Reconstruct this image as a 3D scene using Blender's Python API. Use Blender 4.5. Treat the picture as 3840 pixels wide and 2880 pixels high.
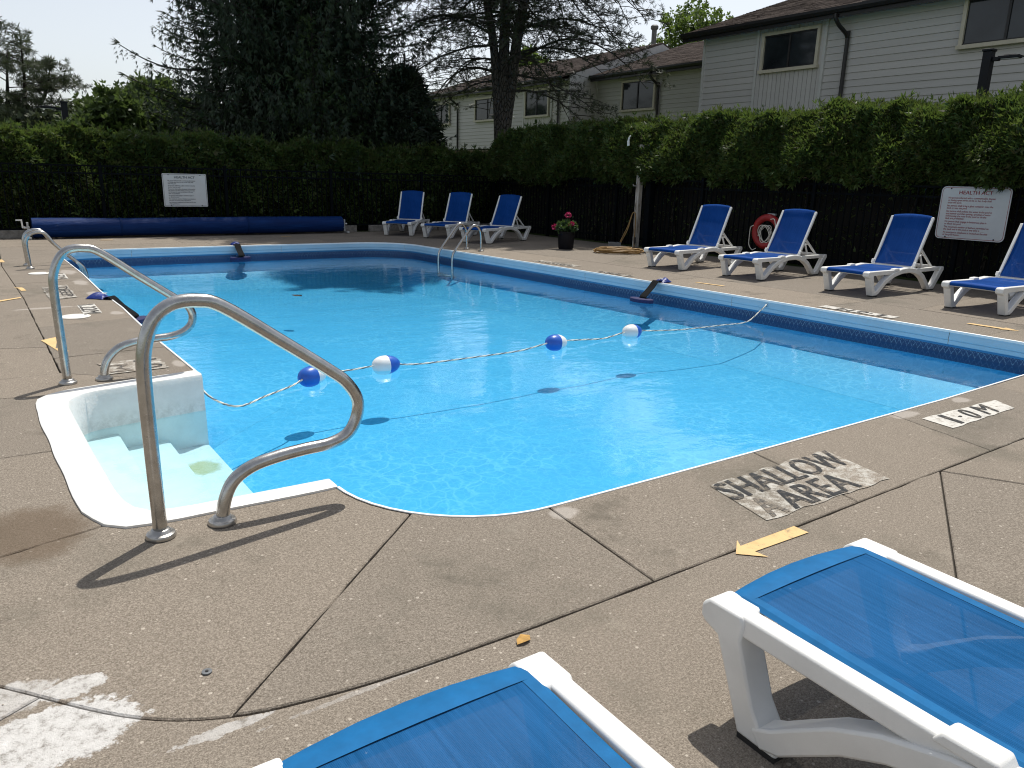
import bpy, bmesh, math, random
import numpy as np
from mathutils import Vector, Matrix

S = bpy.context.scene
COL = S.collection
for o in list(bpy.data.objects):
    bpy.data.objects.remove(o)

# ------------------------------------------------------------------ camera
YAW, PITCH, ROLL = 0.62174, -0.263078, 0.0259
fw = Vector((math.sin(YAW) * math.cos(PITCH), math.cos(YAW) * math.cos(PITCH), math.sin(PITCH)))
rt = Vector((math.cos(YAW), -math.sin(YAW), 0))
up = rt.cross(fw)
r2 = math.cos(ROLL) * rt + math.sin(ROLL) * up
u2 = -math.sin(ROLL) * rt + math.cos(ROLL) * up
cd = bpy.data.cameras.new('camera')
cam = bpy.data.objects.new('camera', cd)
COL.objects.link(cam)
M = Matrix((r2, u2, -fw)).transposed().to_4x4()
M.translation = (-1.166, -2.2835, 1.32)
cam.matrix_world = M
cd.sensor_width = 36
cd.lens = 36 * 2854.6 / 3840
cd.clip_start = 0.05
cd.clip_end = 1000
S.camera = cam

# ------------------------------------------------------------------ sky, sun, exposure
SUN = Vector((0.39, 0.29, 1.0)).normalized()
w = bpy.data.worlds.new('World')
S.world = w
w.use_nodes = True
nt = w.node_tree
nt.nodes.clear()
sky = nt.nodes.new('ShaderNodeTexSky')
sky.sky_type = 'NISHITA'
sky.sun_disc = False
sky.sun_elevation = math.asin(SUN.z)
sky.sun_rotation = math.atan2(SUN.x, SUN.y)
sky.air_density = 1.0
sky.dust_density = 1.3
sky.ozone_density = 1.0
bg = nt.nodes.new('ShaderNodeBackground')
bg.inputs['Strength'].default_value = 0.145
wo = nt.nodes.new('ShaderNodeOutputWorld')
hs_ = nt.nodes.new('ShaderNodeHueSaturation')      # hazy, washed out summer sky
hs_.inputs['Saturation'].default_value = 0.38
nt.links.new(sky.outputs[0], hs_.inputs['Color'])
nt.links.new(hs_.outputs[0], bg.inputs[0])
nt.links.new(bg.outputs[0], wo.inputs[0])
sl = bpy.data.lights.new('sun', 'SUN')
sl.energy = 4.7
sl.angle = math.radians(0.55)
sl.color = (1.0, 0.95, 0.87)
so = bpy.data.objects.new('sun', sl)
COL.objects.link(so)
so.rotation_euler = (-SUN).to_track_quat('-Z', 'Y').to_euler()
so.location = (10, 8, 25)
S.view_settings.view_transform = 'Standard'
S.view_settings.look = 'None'
S.view_settings.exposure = 0.0
S.view_settings.gamma = 1.0
S.view_settings.use_curve_mapping = False
S.cycles.filter_width = 1.1
S.cycles.max_bounces = 8
S.cycles.transparent_max_bounces = 24
S.cycles.sample_clamp_indirect = 6.0

# ------------------------------------------------------------------ materials
MATS = {}

class NB:
    """tiny node builder"""
    def __init__(self, name):
        self.m = bpy.data.materials.new(name)
        self.m.use_nodes = True
        self.t = self.m.node_tree
        self.t.nodes.clear()
        self.out = self.t.nodes.new('ShaderNodeOutputMaterial')
        self.tc = None
    def n(self, typ, ins=None, **kw):
        x = self.t.nodes.new(typ)
        for k, v in kw.items():
            setattr(x, k, v)
        if ins:
            for k, v in ins.items():
                self.set(x, k, v)
        return x
    def set(self, x, k, v):
        s = x.inputs[k]
        if isinstance(v, bpy.types.NodeSocket):
            self.t.links.new(v, s)
        elif isinstance(v, bpy.types.Node):
            self.t.links.new(v.outputs[0], s)
        else:
            if hasattr(s, 'default_value'):
                if s.type == 'RGBA' and len(v) == 3:
                    v = (*v, 1)
                s.default_value = v
    def obj(self):
        if self.tc is None:
            self.tc = self.n('ShaderNodeTexCoord')
        return self.tc.outputs['Object']
    def noise(self, scale, detail=3, rough=.55, vec=None, dist=0.0):
        return self.n('ShaderNodeTexNoise', {'Vector': vec if vec is not None else self.obj(), 'Scale': scale, 'Detail': detail, 'Roughness': rough, 'Distortion': dist}).outputs[0]
    def ramp(self, fac, stops):
        r = self.n('ShaderNodeValToRGB', {'Fac': fac})
        e = r.color_ramp.elements
        while len(e) < len(stops):
            e.new(0.5)
        for q, (p, c) in zip(e, stops):
            q.position = p
            q.color = (*c, 1) if len(c) == 3 else c
        return r.outputs[0]
    def step(self, fac, a, b):
        return self.n('ShaderNodeMapRange', {'Value': fac, 'From Min': a, 'From Max': b}, interpolation_type='SMOOTHSTEP').outputs[0]
    def math(self, op, a, b=0.0, c=0.0):
        return self.n('ShaderNodeMath', {0: a, 1: b, 2: c}, operation=op).outputs[0]
    def mix(self, fac, a, b, mode='MIX'):
        x = self.n('ShaderNodeMix', data_type='RGBA', blend_type=mode)
        self.set(x, 0, fac)
        self.set(x, 6, a)
        self.set(x, 7, b)
        return x.outputs[2]
    def bump(self, h, dist, strength=1.0, normal=None):
        d = {'Height': h, 'Distance': dist, 'Strength': strength}
        if normal is not None:
            d['Normal'] = normal
        return self.n('ShaderNodeBump', d).outputs[0]
    def bsdf(self, color, rough=.5, metal=0.0, spec=.5, normal=None, **kw):
        d = {'Base Color': color, 'Roughness': rough, 'Metallic': metal, 'Specular IOR Level': spec}
        if normal is not None:
            d['Normal'] = normal
        d.update(kw)
        b = self.n('ShaderNodeBsdfPrincipled', d)
        return b.outputs[0]
    def done(self, sh):
        self.t.links.new(sh, self.out.inputs[0])
        return self.m

def simple(name, c, rough=.5, metal=0.0, spec=.5, var=.15, scale=8, bump=0.0, bscale=60):
    b = NB(name)
    f = b.noise(scale, 4)
    c = tuple(c)
    lo = tuple(x * (1 - var) for x in c)
    hi = tuple(min(1, x * (1 + var)) for x in c)
    col = b.ramp(f, [(.3, lo), (.7, hi)])
    nrm = b.bump(b.noise(bscale, 3), bump) if bump else None
    return b.done(b.bsdf(col, rough, metal, spec, nrm))

CONC = (0.305, 0.258, 0.205)

def conc_color(b):
    """exposed aggregate concrete with stains"""
    fine = b.noise(230, 2, .7)
    mid = b.noise(70, 4, .7)
    col = b.ramp(fine, [(.30, (.090, .074, .057)), (.50, (.190, .163, .132)), (.72, (.335, .293, .242))])
    coarse = b.noise(115, 2, .6)
    col = b.mix(.36, col, b.ramp(coarse, [(.34, (.082, .068, .053)), (.5, (.205, .176, .144)), (.66, (.40, .352, .295))]))
    col = b.mix(.28, col, b.ramp(mid, [(.3, (.125, .105, .083)), (.7, (.265, .228, .186))]))
    vor = b.n('ShaderNodeTexVoronoi', {'Vector': b.obj(), 'Scale': 34.0})
    stones = b.math('LESS_THAN', vor.outputs['Distance'], b.math('MULTIPLY', b.n('ShaderNodeSeparateColor', {0: vor.outputs['Color']}).outputs[0], .20))
    keep = b.math('GREATER_THAN', b.n('ShaderNodeSeparateColor', {0: vor.outputs['Color']}).outputs[1], .55)
    col = b.mix(b.math('MULTIPLY', b.math('MULTIPLY', stones, keep), .6), col, (.50, .45, .385))
    big = b.noise(.9, 7, .70)
    col = b.mix(b.step(big, .52, .70), col, b.mix(.50, col, (.10, .093, .072)))
    med = b.noise(3.3, 7, .72)
    col = b.mix(b.step(med, .57, .72), col, b.mix(.42, col, (.28, .25, .205)))
    col = b.mix(b.step(b.noise(1.7, 8, .74), .57, .68), col, b.mix(.5, col, (.085, .074, .058)))
    col = b.mix(b.step(b.noise(6.5, 6, .7), .62, .72), col, b.mix(.35, col, (.34, .31, .265)))
    col = b.mix(1.0, col, b.ramp(b.n('ShaderNodeObjectInfo').outputs['Random'], [(0, (.95, .965, .985)), (1, (1.15, 1.145, 1.14))]), 'MULTIPLY')
    return col, fine, mid

def m_concrete():
    b = NB('deck_concrete')
    col, fine, mid = conc_color(b)
    # rusty damp stain beside the steps and the white spalled patch repair, each with a shape of its own
    def blob(cx, cy, rx, ry, edge, wob, sc):
        mp = b.n('ShaderNodeMapping', {'Vector': b.obj(), 'Location': (-cx / rx, -cy / ry, 0), 'Scale': (1 / rx, 1 / ry, 0)})
        d = b.n('ShaderNodeVectorMath', {0: mp.outputs[0]}, operation='LENGTH').outputs['Value']
        d = b.math('ADD', d, b.math('MULTIPLY', b.math('SUBTRACT', b.noise(sc, 6, .7), .5), wob))
        return b.step(d, 1.0, 1.0 - edge)
    wet = blob(-1.10, .86, .24, .32, .5, 1.1, 5)
    col = b.mix(b.math('MULTIPLY', wet, .62), col, (.105, .07, .042))
    white = b.noise(26, 6, .75)
    wcol = b.ramp(white, [(.34, (.20, .185, .165)), (.48, (.50, .49, .475)), (.8, (.66, .655, .64))])
    p1 = blob(-1.15, -.40, .20, .125, .10, 1.25, 17)
    p2 = blob(-1.085, -.225, .085, .045, .12, 1.3, 19)
    p3 = blob(-1.25, -.19, .13, .08, .2, 1.5, 14)
    p4 = blob(-.80, -.605, .13, .020, .15, 1.9, 21)
    p5 = blob(-.45, -.655, .30, .010, .3, 2.6, 24)
    for p, k in ((p1, .96), (p2, .85), (p3, .65), (p4, .6), (p5, .28)):
        col = b.mix(b.math('MULTIPLY', p, k), col, wcol)
    # pale patched concrete at the pool edge
    for (cx, cy, rx, ry) in ((.70, -.07, .09, .06), (3.35, -.08, .16, .06), (4.0, -.1, .1, .06), (-.04, 3.35, .05, .12), (-.05, 4.2, .06, .1),
                             (-.08, 5.7, .07, .13), (-.09, 7.1, .08, .2), (-.1, 8.1, .09, .3), (-.12, 9.2, .12, .3), (-.62, 6.27, .30, .06)):
        col = b.mix(b.math('MULTIPLY', blob(cx, cy, rx, ry, .4, 1.2, 11), .62), col, (.42, .385, .35))
    h = b.math('ADD', b.math('MULTIPLY', fine, .6), b.math('MULTIPLY', mid, .8))
    return b.done(b.bsdf(col, .92, 0, .25, b.bump(h, .006, .8)))
MATS['concrete'] = m_concrete()

def m_paint(name, paint, lo, hi, sc=22, dirt=.0):
    b = NB(name)
    col, fine, mid = conc_color(b)
    f = b.math('ADD', b.math('MULTIPLY', b.noise(sc, 6, .75), .75), b.math('MULTIPLY', fine, .25))
    p = b.mix(b.step(b.noise(9, 5, .7), .45, .7), paint, tuple(x * .80 for x in paint))
    k = b.step(f, lo, hi)
    return b.done(b.bsdf(b.mix(k, col, p), .8, 0, .3, b.bump(fine, .003, .7)))
MATS['paint_white'] = m_paint('worn_white_paint', (.56, .545, .505), .37, .50)
MATS['paint_faded'] = m_paint('faded_white_paint', (.50, .485, .44), .44, .62, 15)
MATS['paint_black'] = m_paint('worn_black_paint', (.025, .027, .03), .40, .50, 30)
MATS['paint_ghost'] = m_paint('ghost_black_paint', (.06, .06, .06), .47, .60, 30)
MATS['paint_yellow'] = m_paint('worn_yellow_paint', (.66, .46, .22), .35, .46, 24)
MATS['joint'] = simple('joint_filler', (.045, .038, .03), .95, var=.4, scale=30)

def m_steel():
    b = NB('brushed_steel')
    f = b.noise(14, 5, .7)
    col = b.ramp(f, [(.3, (.37, .36, .345)), (.7, (.56, .555, .54))])
    ro = b.math('ADD', b.math('MULTIPLY', b.noise(40, 4), .16), .17)
    return b.done(b.bsdf(col, ro, 1.0, .5, b.bump(b.noise(160, 2), .0006, .5)))
MATS['steel'] = m_steel()
MATS['flange'] = simple('flange_steel', (.42, .41, .39), .34, .9, var=.2, scale=25)
MATS['gel_white'] = None

def m_steps():
    b = NB('moulded_white_steps')
    f = b.noise(7, 5, .65)
    col = b.ramp(f, [(.3, (.66, .66, .635)), (.7, (.76, .76, .74))])
    # scum along the waterline and a yellowish algae stain lying on the third tread
    sx = b.n('ShaderNodeSeparateXYZ', {0: b.obj()})
    zz = sx.outputs[2]
    band = b.math('MULTIPLY', b.step(zz, -.255, -.225), b.step(zz, -.115, -.21))
    band = b.math('MULTIPLY', band, b.step(b.noise(19, 6, .75), .34, .66))
    col = b.mix(b.math('MULTIPLY', band, .55), col, (.40, .39, .36))
    def blob(cx, cy, rx, ry, wob):
        mp = b.n('ShaderNodeMapping', {'Vector': b.obj(), 'Location': (-cx / rx, -cy / ry, 0), 'Scale': (1 / rx, 1 / ry, 0)})
        d = b.n('ShaderNodeVectorMath', {0: mp.outputs[0]}, operation='LENGTH').outputs['Value']
        d = b.math('ADD', d, b.math('MULTIPLY', b.math('SUBTRACT', b.noise(14, 6, .75), .5), wob))
        return b.step(d, 1.05, .6)
    low = b.step(zz, -.40, -.43)
    col = b.mix(b.math('MULTIPLY', b.math('MULTIPLY', blob(-.135, 2.44, .12, .15, 1.0), low), .8), col, (.42, .37, .12))
    col = b.mix(b.math('MULTIPLY', b.math('MULTIPLY', blob(-.05, 2.12, .06, .05, 1.3), low), .6), col, (.45, .38, .18))
    nrm = b.bump(b.n('ShaderNodeTexVoronoi', {'Vector': b.obj(), 'Scale': 60.0}).outputs['Distance'], .003, .35)
    return b.done(b.bsdf(col, .38, 0, .5, nrm))
MATS['gel_white'] = m_steps()
MATS['lip_white'] = simple('coping_lip_white', (.80, .82, .82), .4, var=.05)
MATS['coping'] = simple('coping_water_tinted', (.34, .53, .66), .38, var=.05, scale=3)  # white coping with the blue bounce from the water put into its colour

def m_liner():
    b = NB('pool_liner')
    f = b.noise(2.2, 6, .7, dist=1.5)
    g = b.noise(17, 5, .75, dist=.8)
    col = b.ramp(f, [(.25, (.055, .345, .565)), (.75, (.080, .42, .64))])
    col = b.mix(.35, col, b.ramp(g, [(.3, (.045, .30, .53)), (.7, (.13, .475, .71))]))
    # sunlight net of the rippling water, painted into the liner colour as pale veins
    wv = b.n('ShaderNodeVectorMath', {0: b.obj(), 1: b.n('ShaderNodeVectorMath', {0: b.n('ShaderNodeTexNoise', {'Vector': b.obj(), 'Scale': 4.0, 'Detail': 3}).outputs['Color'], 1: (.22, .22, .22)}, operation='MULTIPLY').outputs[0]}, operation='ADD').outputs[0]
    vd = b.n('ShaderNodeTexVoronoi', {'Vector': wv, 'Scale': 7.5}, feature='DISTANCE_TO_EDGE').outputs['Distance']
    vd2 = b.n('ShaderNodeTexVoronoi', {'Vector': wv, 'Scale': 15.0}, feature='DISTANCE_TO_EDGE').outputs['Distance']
    caustic = b.math('ADD', b.math('MULTIPLY', b.step(vd, .10, .0), b.step(b.noise(1.3, 3), .35, .65)), b.math('MULTIPLY', b.step(vd2, .10, .0), .5))
    col = b.mix(b.math('MULTIPLY', caustic, .30), col, (.30, .66, .84))
    return b.done(b.bsdf(col, .5, 0, .3))
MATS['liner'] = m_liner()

def m_band():
    """liner border: dark navy ground with a pale repeated lace motif; UV u = metres along, v = metres up"""
    b = NB('liner_border')
    uv = b.n('ShaderNodeUVMap')
    s = b.n('ShaderNodeSeparateXYZ', {0: uv.outputs[0]})
    u, v = s.outputs[0], s.outputs[1]
    per = .055
    fu = b.math('FRACT', b.math('DIVIDE', u, per))
    tri = b.math('MULTIPLY', b.math('ABSOLUTE', b.math('SUBTRACT', fu, .5)), 2.0)
    vn = b.math('DIVIDE', v, .066)
    d1 = b.math('ABSOLUTE', b.math('SUBTRACT', vn, b.math('MULTIPLY', tri, .75)))
    l1 = b.math('LESS_THAN', d1, .12)
    fu2 = b.math('FRACT', b.math('ADD', b.math('DIVIDE', u, per / 2), .25))
    arc = b.math('SINE', b.math('MULTIPLY', fu2, math.pi))
    d2 = b.math('ABSOLUTE', b.math('SUBTRACT', vn, b.math('ADD', b.math('MULTIPLY', arc, .22), .72)))
    l2 = b.math('LESS_THAN', d2, .06)
    nz = b.step(b.noise(70, 4, .8), .40, .62)
    mask = b.math('MULTIPLY', b.math('MAXIMUM', l1, l2), nz)
    inb = b.math('LESS_THAN', vn, 1.0)
    ground = b.mix(inb, (.03, .20, .40), (.012, .045, .13))  # shade of the recess painted in as a darker plain strip above the motif
    col = b.mix(b.math('MULTIPLY', b.math('MULTIPLY', mask, inb), .6), ground, (.25, .40, .52))
    return b.done(b.bsdf(col, .4, 0, .4))
MATS['band'] = m_band()

def m_water():
    b = NB('pool_water')
    sc = b.n('ShaderNodeMapping', {'Vector': b.obj(), 'Rotation': (0, 0, math.radians(35)), 'Scale': (.75, 1.35, 1)}).outputs[0]
    h1 = b.noise(1.5, 3, .5, sc, .6)
    h2 = b.noise(5.5, 4, .55, sc, .8)
    h3 = b.noise(26, 3, .6, sc, .3)
    calm = b.step(b.noise(.55, 3, .5), .40, .62)
    hh = b.math('ADD', b.math('MULTIPLY', h1, .0062), b.math('MULTIPLY', b.math('MULTIPLY', h2, .0033), b.math('ADD', b.math('MULTIPLY', calm, .8), .35)))
    hh = b.math('ADD', hh, b.math('MULTIPLY', h3, .00030))
    nrm = b.bump(hh, 1.0, 1.0)
    fr = b.n('ShaderNodeFresnel', {'IOR': 1.33, 'Normal': nrm}).outputs[0]
    tr = b.n('ShaderNodeBsdfTransparent', {'Color': (.745, .935, .985)}).outputs[0]
    gl = b.n('ShaderNodeBsdfGlossy', {'Color': (1, 1, 1), 'Roughness': .015, 'Normal': nrm}).outputs[0]
    mx = b.n('ShaderNodeMixShader', {0: fr, 1: tr, 2: gl}).outputs[0]
    return b.done(mx)
MATS['water'] = m_water()

def m_leaf(name, cols, trans=.35, tcol=(.25, .38, .05), rough=.55):
    b = NB(name)
    r = b.n('ShaderNodeNewGeometry').outputs['Random Per Island']
    n_ = len(cols)
    col = b.ramp(r, [((i + .5) / n_, c) for i, c in enumerate(cols)])
    col = b.mix(.5, col, b.mix(b.step(b.noise(1.6, 4, .6), .35, .65), b.mix(1.0, col, (.55, .55, .55), 'MULTIPLY'), col))
    p = b.bsdf(col, rough, 0, .35)
    t = b.n('ShaderNodeBsdfTranslucent', {'Color': b.mix(.5, col, tcol)}).outputs[0]
    return b.done(b.n('ShaderNodeMixShader', {0: trans, 1: p, 2: t}).outputs[0])
MATS['cedar'] = m_leaf('cedar_sprays', [(.028, .055, .015), (.040, .078, .018), (.058, .10, .024), (.092, .135, .034), (.062, .062, .022)], .30, (.20, .30, .05))
MATS['cedar_core'] = simple('hedge_core_shade', (.004, .0035, .0025), .95, var=.4)  # for the added hedge core blocks; inner shade is put into this near-black
MATS['spruce'] = m_leaf('spruce_needles', [(.012, .026, .012), (.018, .038, .016), (.028, .052, .018), (.022, .034, .02)], .10, (.07, .10, .03))
MATS['spruce_tip'] = m_leaf('young_spruce_needles', [(.03, .055, .016), (.045, .08, .02), (.06, .10, .028)], .2, (.12, .18, .03))
MATS['darkcon'] = m_leaf('dark_conifer_needles', [(.008, .016, .008), (.012, .024, .01), (.018, .032, .012)], .08, (.04, .07, .02))
MATS['pine'] = m_leaf('pine_needles', [(.028, .042, .020), (.042, .06, .028), (.055, .072, .038), (.038, .048, .026)], .12, (.10, .12, .05))
MATS['pine_far'] = m_leaf('far_pine_needles', [(.045, .06, .035), (.065, .085, .045), (.09, .11, .06)], .15, (.12, .15, .06))
MATS['broad'] = m_leaf('broad_leaves', [(.055, .10, .022), (.08, .14, .03), (.11, .17, .04)], .4, (.25, .36, .06))
MATS['broad_dark'] = m_leaf('dull_broad_leaves', [(.04, .07, .024), (.06, .095, .03), (.085, .12, .04)], .3, (.16, .24, .05))
MATS['geranium'] = m_leaf('geranium_leaves', [(.03, .07, .03), (.05, .10, .04)], .2)
MATS['pink'] = simple('pink_petals', (.50, .03, .14), .6, var=.3, scale=40)

def m_bark(name, a, c, sc=14):
    b = NB(name)
    mp = b.n('ShaderNodeMapping', {'Vector': b.obj(), 'Scale': (1, 1, .35)}).outputs[0]
    v = b.n('ShaderNodeTexVoronoi', {'Vector': mp, 'Scale': sc * 1.0}, feature='DISTANCE_TO_EDGE').outputs['Distance']
    f = b.noise(sc * 2, 5, .7, mp)
    col = b.mix(b.step(v, .0, .12), tuple(x * .35 for x in a), b.ramp(f, [(.3, a), (.7, c)]))
    return b.done(b.bsdf(col, .95, 0, .2, b.bump(b.math('ADD', b.step(v, 0, .2), f), .03, .8)))
MATS['bark'] = m_bark('grey_bark', (.075, .068, .06), (.16, .145, .13))
MATS['bark_dark'] = m_bark('dark_bark', (.03, .026, .022), (.06, .052, .045), 20)
MATS['twig'] = simple('dry_twigs', (.05, .045, .04), .95, var=.3)
MATS['fence'] = simple('fence_dark_metal', (.003, .0045, .006), .7, .0, .06, var=.3, scale=10)
MATS['plastic_white'] = simple('white_resin', (.73, .73, .71), .40, var=.07, scale=7, bump=.0004, bscale=300)
MATS['pad_black'] = simple('black_rubber', (.015, .015, .015), .7)

def m_sling(name, c, holes, tr=.25):
    b = NB(name)
    mp = b.obj()
    wv = b.n('ShaderNodeTexWave', {'Vector': mp, 'Scale': 95.0, 'Distortion': .4, 'Detail': 1.0}, bands_direction='Y').outputs['Fac']
    wx = b.n('ShaderNodeTexWave', {'Vector': mp, 'Scale': 95.0, 'Distortion': .4, 'Detail': 1.0}, bands_direction='X').outputs['Fac']
    st = b.n('ShaderNodeMapping', {'Vector': mp, 'Scale': (3, 90, 1)}).outputs[0]
    f = b.math('ADD', b.math('MULTIPLY', b.noise(2.5, 4, .6), .5), b.math('MULTIPLY', b.noise(1.0, 3, .6, st), .5))
    col = b.ramp(f, [(.35, tuple(x * .74 for x in c)), (.68, tuple(min(1, x * 1.22 + .012) for x in c))])
    spots = b.step(b.noise(21, 5, .7), .69, .75)
    col = b.mix(b.math('MULTIPLY', spots, .25), col, (.45, .52, .6))
    col = b.mix(b.math('MULTIPLY', b.math('MULTIPLY', wv, wx), .3), col, tuple(x * .45 for x in c))
    p = b.bsdf(col, .8, 0, .06, b.bump(b.math('MULTIPLY', wv, wx), .0012, .6))
    t = b.n('ShaderNodeBsdfTranslucent', {'Color': col}).outputs[0]
    s = b.n('ShaderNodeMixShader', {0: tr, 1: p, 2: t}).outputs[0]
    tp = b.n('ShaderNodeBsdfTransparent', {'Color': (1, 1, 1)}).outputs[0]
    return b.done(b.n('ShaderNodeMixShader', {0: holes, 1: s, 2: tp}).outputs[0])
MATS['sling'] = m_sling('blue_sling_mesh', (.002, .060, .29), .04)
MATS['sling_light'] = m_sling('sunbleached_blue_sling_mesh', (.009, .115, .315), .06, .20)
MATS['hem'] = simple('blue_sling_hem', (.007, .112, .285), .7, 0, .15, var=.12, scale=20)
MATS['hem_dark'] = simple('navy_sling_hem', (.003, .055, .26), .7, 0, .1, var=.12, scale=20)

def m_siding(name, c):
    b = NB(name)
    st = b.n('ShaderNodeMapping', {'Vector': b.obj(), 'Scale': (1, .25, 8)}).outputs[0]
    r = b.n('ShaderNodeObjectInfo').outputs['Random']
    f = b.math('ADD', b.math('MULTIPLY', b.noise(3, 4, .6, st), .7), b.math('MULTIPLY', r, .3))
    col = b.ramp(f, [(.3, tuple(x * .88 for x in c)), (.7, c)])
    return b.done(b.bsdf(col, .6, 0, .3))
MATS['siding'] = m_siding('pale_grey_siding', (.55, .53, .515))
MATS['siding2'] = m_siding('off_white_siding', (.58, .555, .535))
MATS['trim'] = simple('cream_window_trim', (.55, .50, .40), .55, var=.08)
MATS['trim_white'] = simple('white_trim', (.55, .545, .53), .5, var=.06)
MATS['gutter'] = simple('dark_brown_gutter', (.012, .010, .011), .45, var=.2)

def m_glass():
    b = NB('window_glass')
    f = b.noise(1.3, 4, .6)
    col = b.ramp(f, [(.35, (.012, .015, .018)), (.7, (.03, .036, .042))])
    return b.done(b.bsdf(col, .06, 0, .5))
MATS['glass'] = m_glass()

def m_shingle():
    b = NB('brown_shingles')
    r = b.n('ShaderNodeNewGeometry').outputs['Random Per Island']
    col = b.ramp(r, [(.1, (.075, .058, .052)), (.5, (.115, .09, .08)), (.9, (.17, .135, .118))])
    col = b.mix(.4, col, b.ramp(b.noise(90, 3, .7), [(.3, (.06, .048, .042)), (.7, (.19, .155, .14))]))
    return b.done(b.bsdf(col, .95, 0, .15, b.bump(b.noise(200, 2), .004)))
MATS['shingle'] = m_shingle()

def m_brick():
    b = NB('brown_brick')
    mp = b.n('ShaderNodeMapping', {'Vector': b.obj(), 'Rotation': (math.radians(90), 0, math.radians(90))}).outputs[0]
    k = b.n('ShaderNodeTexBrick', {'Vector': mp, 'Color1': (.17, .10, .07, 1), 'Color2': (.28, .20, .14, 1), 'Mortar': (.33, .31, .28, 1), 'Scale': 4.5})
    return b.done(b.bsdf(k.outputs[0], .9))
MATS['brick'] = m_brick()

def m_grass():
    b = NB('lawn')
    f = b.noise(.4, 5, .6)
    g = b.noise(60, 3, .7)
    col = b.mix(.5, b.ramp(f, [(.3, (.05, .085, .022)), (.7, (.09, .13, .035))]), b.ramp(g, [(.3, (.03, .06, .015)), (.7, (.12, .16, .05))]))
    return b.done(b.bsdf(col, .95, 0, .2, b.bump(g, .03)))
MATS['grass'] = m_grass()

def m_cover():
    b = NB('blue_pool_cover')
    st = b.n('ShaderNodeMapping', {'Vector': b.obj(), 'Scale': (.6, 5, 5)}).outputs[0]
    f = b.noise(3, 5, .65, st)
    col = b.ramp(f, [(.3, (.002, .016, .085)), (.7, (.004, .032, .14))])
    wh = b.step(b.noise(9, 5, .75), .73, .77)
    col = b.mix(b.math('MULTIPLY', wh, .5), col, (.5, .55, .6))
    return b.done(b.bsdf(col, .55, 0, .12, b.bump(b.noise(7, 4, .6, st), .02, .6)))
MATS['cover'] = m_cover()
MATS['strap'] = simple('cover_strap', (.003, .02, .09), .6, 0, .1)
MATS['alu'] = simple('grey_aluminium', (.45, .46, .46), .45, .6, var=.15)
MATS['galv'] = simple('dull_galvanised_metal', (.16, .165, .16), .6, .3, var=.2)
MATS['timber'] = simple('weathered_timber', (.20, .185, .165), .9, var=.35, scale=12, bump=.01, bscale=30)

def m_post():
    b = NB('peeling_white_timber')
    mp = b.n('ShaderNodeMapping', {'Vector': b.obj(), 'Scale': (6, 6, 1.2)}).outputs[0]
    f = b.noise(2.6, 6, .7, mp)
    col = b.ramp(f, [(.36, (.13, .10, .07)), (.46, (.34, .31, .27)), (.6, (.50, .48, .44))])
    return b.done(b.bsdf(col, .85, 0, .3, b.bump(f, .01)))
MATS['post'] = m_post()
MATS['ring_red'] = simple('red_ring_buoy', (.30, .012, .013), .45, var=.15)
MATS['rope_white'] = simple('white_rope', (.70, .68, .60), .8, var=.12, scale=30)
MATS['rope_dark'] = simple('dark_rope_strand', (.16, .18, .20), .8, var=.2)
MATS['float_white'] = simple('white_float', (.76, .77, .76), .35, var=.05)
MATS['float_blue'] = simple('blue_float', (.012, .10, .46), .35, var=.1)
MATS['foam'] = simple('indigo_foam', (.018, .02, .085), .85, var=.25, scale=60, bump=.006, bscale=120)
MATS['bag'] = simple('blue_nylon_bag', (.007, .028, .20), .45, var=.25, scale=25, bump=.01, bscale=25)
MATS['black_mesh'] = simple('black_netting', (.010, .011, .012), .9, 0, .1, var=.3, scale=80)
MATS['pot'] = simple('black_plastic_pot', (.004, .004, .007), .6, 0, .2, var=.3)
MATS['soil'] = simple('potting_soil', (.03, .02, .013), .95)
MATS['hose'] = simple('tan_rubber_hose', (.27, .16, .05), .55, var=.25, scale=20)
MATS['grey_plastic'] = simple('grey_plastic', (.12, .13, .14), .6, var=.25)
MATS['lamp_black'] = simple('black_lamp_metal', (.004, .005, .008), .5, .0, .25, var=.2)
MATS['lens'] = simple('lamp_lens', (.45, .46, .47), .25, var=.1)
MATS['lid'] = simple('white_skimmer_lid', (.72, .70, .64), .5, var=.08, scale=20)
MATS['sign'] = simple('white_sign_board', (.50, .53, .55), .45, var=.04, scale=6)
MATS['sign2'] = simple('aged_white_sign_board', (.60, .60, .59), .45, var=.04, scale=6)
MATS['ink_red'] = simple('dark_red_lettering', (.24, .012, .022), .5)
MATS['ink_black'] = simple('black_lettering', (.03, .03, .035), .5)
MATS['deadleaf'] = simple('dead_leaf', (.40, .23, .06), .8, var=.3, scale=60)

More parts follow.
